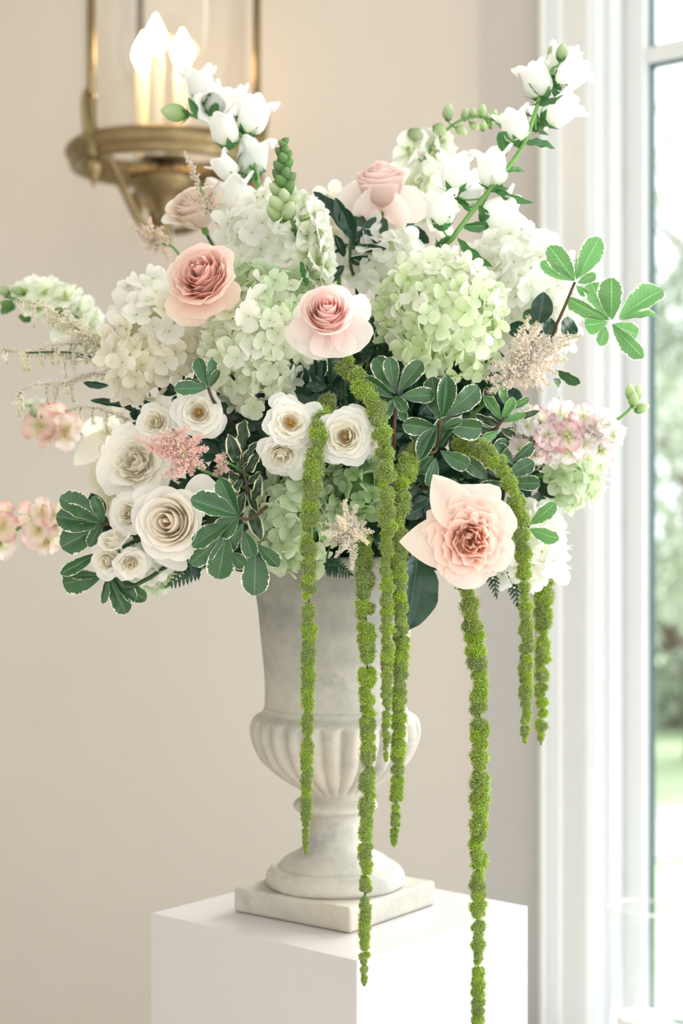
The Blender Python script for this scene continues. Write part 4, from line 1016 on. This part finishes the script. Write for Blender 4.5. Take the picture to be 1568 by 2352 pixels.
it = [(x, y, sz, D(U(-.5, .2), U(-.2, .5), .8), random.choice(STOCKL), 'blossom') for (x, y, sz) in ((90, 975, 40), (120, 965, 42), (110, 1000, 36), (150, 995, 40), (165, 980, 34), (135, 985, 38))] + [(66, 925, 38, D(-.1, 1, .2), SNAP[0], 'blossom'), (78, 945, 30, D(-.1, 1, .2), BUD_PALE, 'bud')]
spike('stock_stem', 'blurred coral pink stock at the far left below the astilbe', 'pink stock stems', 'stock', [(300, 1040), (200, 1000), (120, 980), (72, 930)], 2.08, it)
it = [(x, y, sz, D(U(-.6, .2), U(-.3, .5), .8), random.choice(STOCKL), 'blossom') for (x, y, sz) in ((70, 1185, 36), (95, 1175, 34), (115, 1195, 40), (85, 1215, 36), (120, 1225, 38), (105, 1245, 38), (75, 1235, 32), (8, 1180, 34), (5, 1210, 38), (2, 1255, 34), (125, 1180, 32))] + [(14, 1240, 26, D(-.8, -.3, .2), BUD_PALE, 'bud')]
spike('stock_stem', 'peach pink stock poking out low at the left edge', 'pink stock stems', 'stock', [(250, 1200), (140, 1205), (60, 1205), (20, 1235), (-10, 1250)], 1.95, it)

# astilbe
AG = 'astilbe plumes'
CREAM = (S(246, 240, 224), S(252, 249, 242), S(186, 196, 144)); WHT = (S(248, 241, 226), S(253, 250, 244), S(246, 238, 220)); PNK = (S(252, 223, 214), S(254, 242, 237), S(254, 246, 241)); BLSH = (S(253, 243, 232), S(254, 250, 244), S(216, 214, 176)); BACK = (S(248, 234, 222), S(252, 245, 238), S(246, 218, 206))
br = []
for (pts, hw) in (([(235, 800), (150, 735), (90, 700), (38, 690)], 26), ([(230, 830), (150, 815), (70, 812), (5, 805)], 15), ([(215, 860), (140, 880), (75, 885), (38, 910)], 13), ([(300, 965), (230, 940), (185, 935), (150, 945)], 10), ([(200, 790), (150, 790), (110, 795), (80, 805)], 14), ([(235, 810), (190, 770), (150, 745), (110, 735)], 24), ([(250, 830), (215, 800), (190, 790)], 14), ([(250, 860), (200, 860), (170, 875)], 12), ([(290, 850), (250, 800), (215, 770)], 12)):
    br.append((pts, hw, 1.0))
for k in range(42):     # drooping side tassels
    b = random.choice(br[:5])[0]; i = random.randrange(len(b) - 1); t = R(); x = b[i][0] + (b[i + 1][0] - b[i][0]) * t; y = b[i][1] + (b[i + 1][1] - b[i][1]) * t
    l = U(22, 52); br.append(([(x, y), (x - 2, y + l * .5), (x + 2, y + l)], 5, 1.1))
astilbe('long feathery cream astilbe sweeping out to the left', [(335, 945), (280, 880), (230, 830), (160, 810), (60, 810)], 1.84, br, CREAM, AG, 4.3, M_STEMD, [(250, 885, 190, 880), (300, 935, 205, 915, .18), (320, 950, 285, 935)])
def star(cx, cy, tips, hw, den=1.3, curve=.1):
    return [([(cx, cy), ((cx + x) / 2 + (y - cy) * curve, (cy + y) / 2 - (x - cx) * curve), (x, y)], hw, den) for x, y in tips]
astilbe('salmon pink astilbe plume between the white roses at the left', [(455, 1075, .03), (430, 1050), (400, 1010)], 1.66,
    star(425, 1045, [(308, 1000), (365, 990), (385, 985), (425, 978), (468, 998), (478, 1030), (470, 1075), (440, 1090), (372, 1095), (350, 1020), (400, 1100), (445, 1010)], 17, 1.5) + star(395, 1010, [(330, 1000), (360, 1040), (440, 985)], 14, 1.3), PNK, AG, 3.0)
astilbe('tiny salmon astilbe tip beside the curly variegated leaves', [(520, 1060), (512, 1070)], 1.69, star(512, 1068, [(500, 1045), (515, 1040), (490, 1090), (522, 1085)], 13, 1.3), PNK, AG, 3.0)
astilbe('star-shaped creamy white astilbe hanging over the urn rim', [(820, 1230, .03), (800, 1220)], 1.63,
    star(803, 1222, [(792, 1148), (820, 1160), (858, 1222), (845, 1248), (808, 1308), (770, 1280), (735, 1252), (738, 1225), (745, 1200), (775, 1185), (840, 1200), (790, 1262)], 13, 1.7, .05), WHT, AG, 2.8)
br = star(1190, 850, [(1215, 725), (1240, 745), (1335, 770), (1310, 790), (1290, 830), (1280, 855), (1265, 885), (1130, 830), (1110, 870), (1120, 900), (1150, 905), (1205, 895), (1245, 900), (1170, 790), (1255, 770), (1260, 810)], 19, 1.2, .08) + star(1240, 800, [(1330, 772), (1290, 790), (1230, 740), (1300, 830)], 16, 1.2)
astilbe('blush cream astilbe plume in front of the white hydrangea at the right', [(1110, 930, .02), (1150, 890), (1220, 820), (1280, 785)], 1.76, br, BLSH, AG, 2.8)
astilbe('pink-tinged astilbe spire at the top left before the peach rose', [(520, 560), (490, 500), (455, 420), (425, 350)], 1.88, [([(455, 425), (440, 385), (423, 348)], 10, 1.1)] + star(480, 480, [(450, 420), (475, 410), (505, 415), (515, 440), (500, 450), (520, 470), (440, 465), (455, 445), (462, 500), (430, 440)], 10, .9), BACK, AG, 3.0)
astilbe('small cream astilbe tuft at the top left under the lantern', [(420, 600), (375, 560), (340, 520)], 1.98, star(360, 555, [(295, 508), (325, 515), (345, 500), (320, 545), (350, 590), (385, 545), (395, 570), (330, 575), (372, 520), (385, 600)], 14, .9), BACK, AG, 3.2)

# variegated pittosporum, ruscus and other greenery
PG = 'variegated pittosporum sprigs'
sprig('pittosporum_sprig', 'light variegated leaf sprig standing out against the window at the right', PG,
    [(1320, 645, 1262, 568), (1320, 645, 1240, 605, .34), (1322, 643, 1332, 592, .4), (1325, 640, 1376, 546, .46), (1325, 650, 1368, 632, .5), (1322, 655, 1350, 680, .5),
     (1395, 735, 1362, 645, .6), (1405, 735, 1402, 640, .55), (1420, 732, 1520, 652, .42), (1420, 735, 1512, 715, .16), (1400, 735, 1300, 690, .3), (1395, 740, 1340, 750, .75), (1405, 745, 1465, 770, .55), (1405, 745, 1474, 822, .36), (1390, 750, 1380, 790, .5)],
    [(1240, 800, .03), (1280, 740), (1320, 648)], LV_LIGHT, 1.78, w=.45)
_s = sprig('pittosporum_sprig', 'glossy variegated leaf sprig below the lime hydrangea', PG,
    [(905, 915, 838, 868, .34), (908, 905, 862, 818, .42), (915, 900, 968, 830, .42), (918, 912, 998, 905, .42), (905, 910, 932, 945, .4), (905, 915, 880, 960, .4), (915, 930, 930, 965, .45), (905, 890, 895, 825, .45)],
    [(900, 1040, .03), (905, 985), (908, 915)], LV_VARI, 1.66, w=.42)
sprig('pittosporum_sprig', 'spreading variegated leaf sprig right of the long central amaranth', PG,
    [(1010, 965, 985, 865, .42), (1015, 960, 1030, 868, .42), (1018, 955, 1103, 895, .46), (1022, 975, 1110, 990, .5), (1005, 985, 925, 975, .42), (1000, 985, 965, 1040, .45), (1000, 1035, 1035, 955, .5), (985, 1042, 948, 985, .42), (1010, 1035, 1078, 1075, .44), (995, 1045, 960, 1085, .55), (1000, 1050, 985, 1115, .4), (1015, 985, 1058, 965, .4)],
    [(930, 1080, .03), (960, 1040), (1000, 1035), (1012, 965)], LV_VARI + LV_SHINE, 1.67, w=.42)
sprig('pittosporum_sprig', 'dark variegated leaf cluster below the ivory rose and above the urn rim', PG,
    [(548, 1185, 440, 1145, .42), (548, 1185, 500, 1228, .72, .2), (530, 1200, 442, 1245, .42), (520, 1220, 442, 1300, .36), (520, 1225, 500, 1330, .52), (560, 1200, 510, 1275, .36), (560, 1220, 580, 1280, .5), (585, 1255, 588, 1362, .52), (590, 1250, 640, 1300, .45), (548, 1190, 505, 1100, .42), (530, 1270, 560, 1300, .6)],
    [(620, 1160, .05), (580, 1190, .02), (545, 1190)], LV_VARI, 1.66, w=.42)
sprig('pittosporum_sprig', 'dark green leaf fan at the far left under the ruffled white rose', PG,
    [(238, 1200, 140, 1140, .45), (236, 1205, 130, 1185, .55), (230, 1210, 140, 1255, .6), (235, 1200, 205, 1250, .4), (240, 1200, 215, 1145, .4)],
    [(320, 1190, .04), (270, 1200), (235, 1205)], LV_VARI, 1.76, w=.5)
sprig('pittosporum_sprig', 'drooping variegated leaf cluster lowest at the left', PG,
    [(238, 1320, 140, 1345, .5), (238, 1322, 160, 1320, .25), (245, 1325, 240, 1385, .3), (250, 1325, 290, 1410, .42), (255, 1325, 335, 1378, .36), (258, 1325, 310, 1380, .4), (225, 1270, 140, 1318, .28)],
    [(330, 1260, .05), (280, 1290, .02), (248, 1322)], LV_VARI, 1.76, w=.42)
sprig('pittosporum_sprig', 'narrow curly-edged variegated sprig beside the salmon astilbe', PG,
    [(560, 1030, 553, 955, .34), (565, 1035, 590, 1060, .5), (545, 1060, 530, 1015, .5), (545, 1075, 575, 1030, .4), (560, 1085, 595, 1050, .4), (555, 1100, 530, 1140, .4), (555, 1110, 520, 1085, .5), (565, 1110, 600, 1090, .4), (570, 1130, 590, 1175, .36), (560, 1130, 545, 1180, .4), (580, 1150, 600, 1110, .4), (550, 1150, 520, 1120, .45), (575, 1170, 595, 1225, .4), (560, 1060, 585, 1015, .3)],
    [(620, 1160, .05), (585, 1160, .01), (565, 1110), (555, 1030)], LV_CURL, 1.70, w=.42)
sprig('pittosporum_sprig', 'variegated leaf pair right of the blush garden rose', PG,
    [(1215, 1205, 1275, 1160, .42), (1215, 1215, 1278, 1240, .46), (1205, 1215, 1160, 1245, .5), (1215, 1200, 1180, 1160, .4)],
    [(1120, 1150, .05), (1180, 1190), (1215, 1210)], LV_LIGHT + LV_VARI, 1.73, w=.42)
sprig('pittosporum_sprig', 'variegated leaves behind the arched right amaranth under the stock', PG,
    [(1165, 1095, 1225, 1060, .5), (1160, 1100, 1115, 1045, .4), (1160, 1110, 1100, 1120, .4), (1170, 1110, 1240, 1110, .45), (1180, 1070, 1140, 1020, .4), (1170, 1120, 1205, 1160, .45), (1120, 1100, 1075, 1060, .45), (1175, 1060, 1225, 1020, .4), (1120, 1060, 1165, 1010, .4), (1150, 1140, 1110, 1165, .45), (1165, 1140, 1180, 1185, .4)],
    [(1060, 1120, .05), (1110, 1110, .01), (1165, 1105)], LV_VARI, 1.74, w=.42)
sprig('pittosporum_sprig', 'dark variegated leaf trio between the two left hydrangeas', PG,
    [(478, 890, 452, 822, .42), (480, 888, 490, 825, .36), (475, 892, 405, 890, .42), (475, 890, 425, 872, .36), (482, 890, 500, 850, .4)],
    [(520, 960, .06), (490, 920), (478, 890)], LV_VARI, 1.70, w=.42)
sprig('pittosporum_sprig', 'small pale-edged leaves below the blush astilbe at the right', PG,
    [(1150, 965, 1115, 910, .36), (1150, 965, 1180, 915, .36), (1155, 970, 1205, 950, .36), (1145, 975, 1095, 960, .36), (1150, 985, 1190, 1005, .36), (1145, 990, 1105, 1010, .36), (1170, 940, 1215, 915, .34), (1135, 940, 1110, 890, .36), (1160, 930, 1150, 880, .36), (1190, 960, 1235, 945, .34), (1125, 990, 1085, 985, .4)],
    [(1080, 1020, .05), (1120, 1000, .01), (1150, 970), (1175, 935)], LV_CURL + LV_LIGHT, 1.76, w=.36)
sprig('pittosporum_sprig', 'broad leaves tucked behind the blush astilbe at the right', PG,
    [(1235, 745, 1250, 672, .6), (1240, 750, 1205, 715, .6), (1255, 775, 1270, 730, .7), (1290, 770, 1320, 735, .8), (1215, 770, 1165, 745, .6), (1275, 850, 1330, 880, .34, .5), (1270, 870, 1290, 885, .5)],
    [(1120, 880, .04), (1190, 820), (1245, 760)], LV_VARI + LV_DARK, 1.80, w=.5)
RG = 'dark ruscus and salal leaves'
sprig('ruscus_sprig', 'dark glossy leaves at the top between the snapdragon and pink rose', RG,
    [(800, 545, 722, 435, .26, .6), (805, 545, 770, 455, .34), (810, 550, 790, 480, .5), (815, 555, 830, 485, .6), (825, 560, 892, 502, .62), (800, 560, 770, 580, .35), (820, 565, 880, 575, .3), (800, 600, 850, 595, .4), (790, 610, 745, 655, .4), (800, 570, 850, 540, .5), (790, 590, 770, 540, .4)],
    [(820, 680, .03), (805, 610), (805, 545)], LV_DARK, 1.83, w=.4, mstem=M_STEMD)
sprig('salal_leaf', 'large single dark leaf hanging beside the urn body below the blush rose', RG,
    [(960, 1270, 940, 1448, .62, -.35, -.01), (975, 1262, 1000, 1312, .6, .3, .0)], [(940, 1220, .06), (955, 1255), (962, 1275)], LV_DARK, 1.74, mstem=M_STEMD)
for lab, cx, cy, Y, n, rad in (('dark leaves in the gap left of the central amaranth under the pink rose', 755, 885, 1.75, 20, 78), ('dark leaves in the gap behind the central amaranth strands', 905, 1170, 1.76, 24, 95), ('dark leaves behind the salmon astilbe and open roses', 540, 1010, 1.78, 22, 90),
        ('dark leaves behind the curly variegated sprig over the rim', 580, 1120, 1.76, 20, 85), ('dark leaves behind the spreading variegated sprig at right centre', 960, 960, 1.77, 24, 100), ('dark leaves deep behind the arched right amaranth', 1110, 1080, 1.80, 24, 100),
        ('dark leaves behind the blush garden rose', 985, 1140, 1.73, 16, 75), ('dark leaves between the blush rose and the urn rim', 930, 1245, 1.77, 12, 55), ('dark leaves low behind the ivory rose at the left', 470, 1150, 1.80, 20, 95), ('dark leaves among the lower left spray roses', 275, 1215, 1.80, 14, 75),
        ('dark leaves at the base of the long cream astilbe', 330, 950, 1.84, 9, 45), ('dark leaves behind the big ivory rose near the rim', 530, 1245, 1.80, 16, 70), ('dark leaves behind the central pink rose on its right', 865, 790, 1.80, 18, 80),
        ('dark leaves behind the two central open white roses', 730, 1040, 1.76, 20, 95), ('dark leaves between the lime hydrangea and the blush astilbe', 1100, 900, 1.82, 20, 90), ('dark leaves behind the upper pink rose at the left', 500, 720, 1.84, 14, 75), ('dark leaves under the pale pink rose at the top right', 900, 520, 1.90, 14, 70), ('dark leaves deepest at the heart of the bouquet under the pink rose', 785, 925, 1.86, 26, 135), ('dark leaves deepest behind the central amaranth arch', 920, 1040, 1.85, 26, 130), ('dark leaves deep behind the left open roses', 590, 930, 1.87, 24, 120), ('dark leaves deep below the lime hydrangea', 1030, 880, 1.87, 24, 120), ('dark leaves deep over the left urn rim', 620, 1180, 1.86, 22, 110),
        ('dark leaves between the tall cream hydrangea and the open rose', 440, 885, 1.83, 12, 65), ('dark leaves behind the pink stock at the right', 1200, 1080, 1.86, 18, 90)):
    lv = []
    for k in range(n):
        a = k * 2.4 + U(-.3, .3); q = (k + .5) / n; r0 = rad * (q * .75); r1 = r0 + rad * U(.45, .7)
        bx, by = cx + math.cos(a) * r0, cy + math.sin(a) * r0
        lv.append((bx, by, cx + math.cos(a + .5) * r1, cy + math.sin(a + .5) * r1, U(.5, .75), U(-.6, .6), U(-.02, .02)))
    sprig('ruscus_sprig', lab, RG, lv, [(cx + (770 - cx) * .2, cy + (1100 - cy) * .2, .05), (cx, cy)], LV_DARK, Y, mstem=M_STEMD)
fern('dark fern tip hanging left of the urn under the ivory rose', (455, 1290), (385, 1345), 1.71, 1.69, 8, .42)
fern('dark fern tip against the urn under the white astilbe', (750, 1290), (808, 1320), 1.67, 1.65, 8, .42)
fern('fern tip hanging in front of the wall below the right white hydrangea', (1175, 1320), (1190, 1395), 1.80, 1.80, 7, .36)
fern('short fern tip beside the blush rose bottom at the right', (1130, 1320), (1140, 1372), 1.76, 1.76, 5, .4)

# hanging amaranth
amaranth('amaranth strand hanging at the left of the urn past the open white rose', [(752, 925, 1.72), (735, 985, 1.665), (718, 1080, 1.645), (710, 1250, 1.64), (709, 1420, 1.64), (706, 1650, 1.64), (702, 1960, 1.64)], 19, 9)
amaranth('longest central amaranth strand reaching down past the pedestal corner', [(828, 1240, 1.68), (836, 1300, 1.65), (840, 1430, 1.635), (844, 1600, 1.63), (842, 1850, 1.63), (838, 2050, 1.63), (836, 2265, 1.63)], 19, 10)
amaranth('amaranth strand arching from under the pink rose down the urn centre', [(792, 840, 1.70), (825, 880, 1.67), (866, 945, 1.645), (884, 1050, 1.635), (890, 1200, 1.63), (889, 1400, 1.63), (888, 1580, 1.63), (886, 1750, 1.63)], 20, 8)
amaranth('thick amaranth strand right beside the central one ending above the foot', [(965, 1025, 1.70), (935, 1070, 1.66), (918, 1160, 1.648), (914, 1300, 1.645), (920, 1450, 1.645), (916, 1650, 1.645), (912, 1800, 1.645), (904, 1945, 1.645)], 20, 11)
amaranth('long amaranth strand hanging from the blush rose past the pedestal right side', [(1068, 1330, 1.68), (1080, 1400, 1.67), (1094, 1520, 1.665), (1102, 1700, 1.66), (1098, 1950, 1.66), (1098, 2150, 1.66), (1097, 2400, 1.66)], 20, 12)
amaranth('amaranth strand arching out right and hanging before the window casing', [(1062, 1022, 1.72), (1110, 1035, 1.69), (1158, 1085, 1.68), (1190, 1165, 1.675), (1202, 1300, 1.67), (1208, 1500, 1.67), (1205, 1708, 1.67)], 19, 11)
amaranth('short blurred amaranth strand furthest right behind the others', [(1252, 1285, 1.86), (1248, 1350, 1.88), (1246, 1500, 1.88), (1242, 1712, 1.88)], 19, 10)
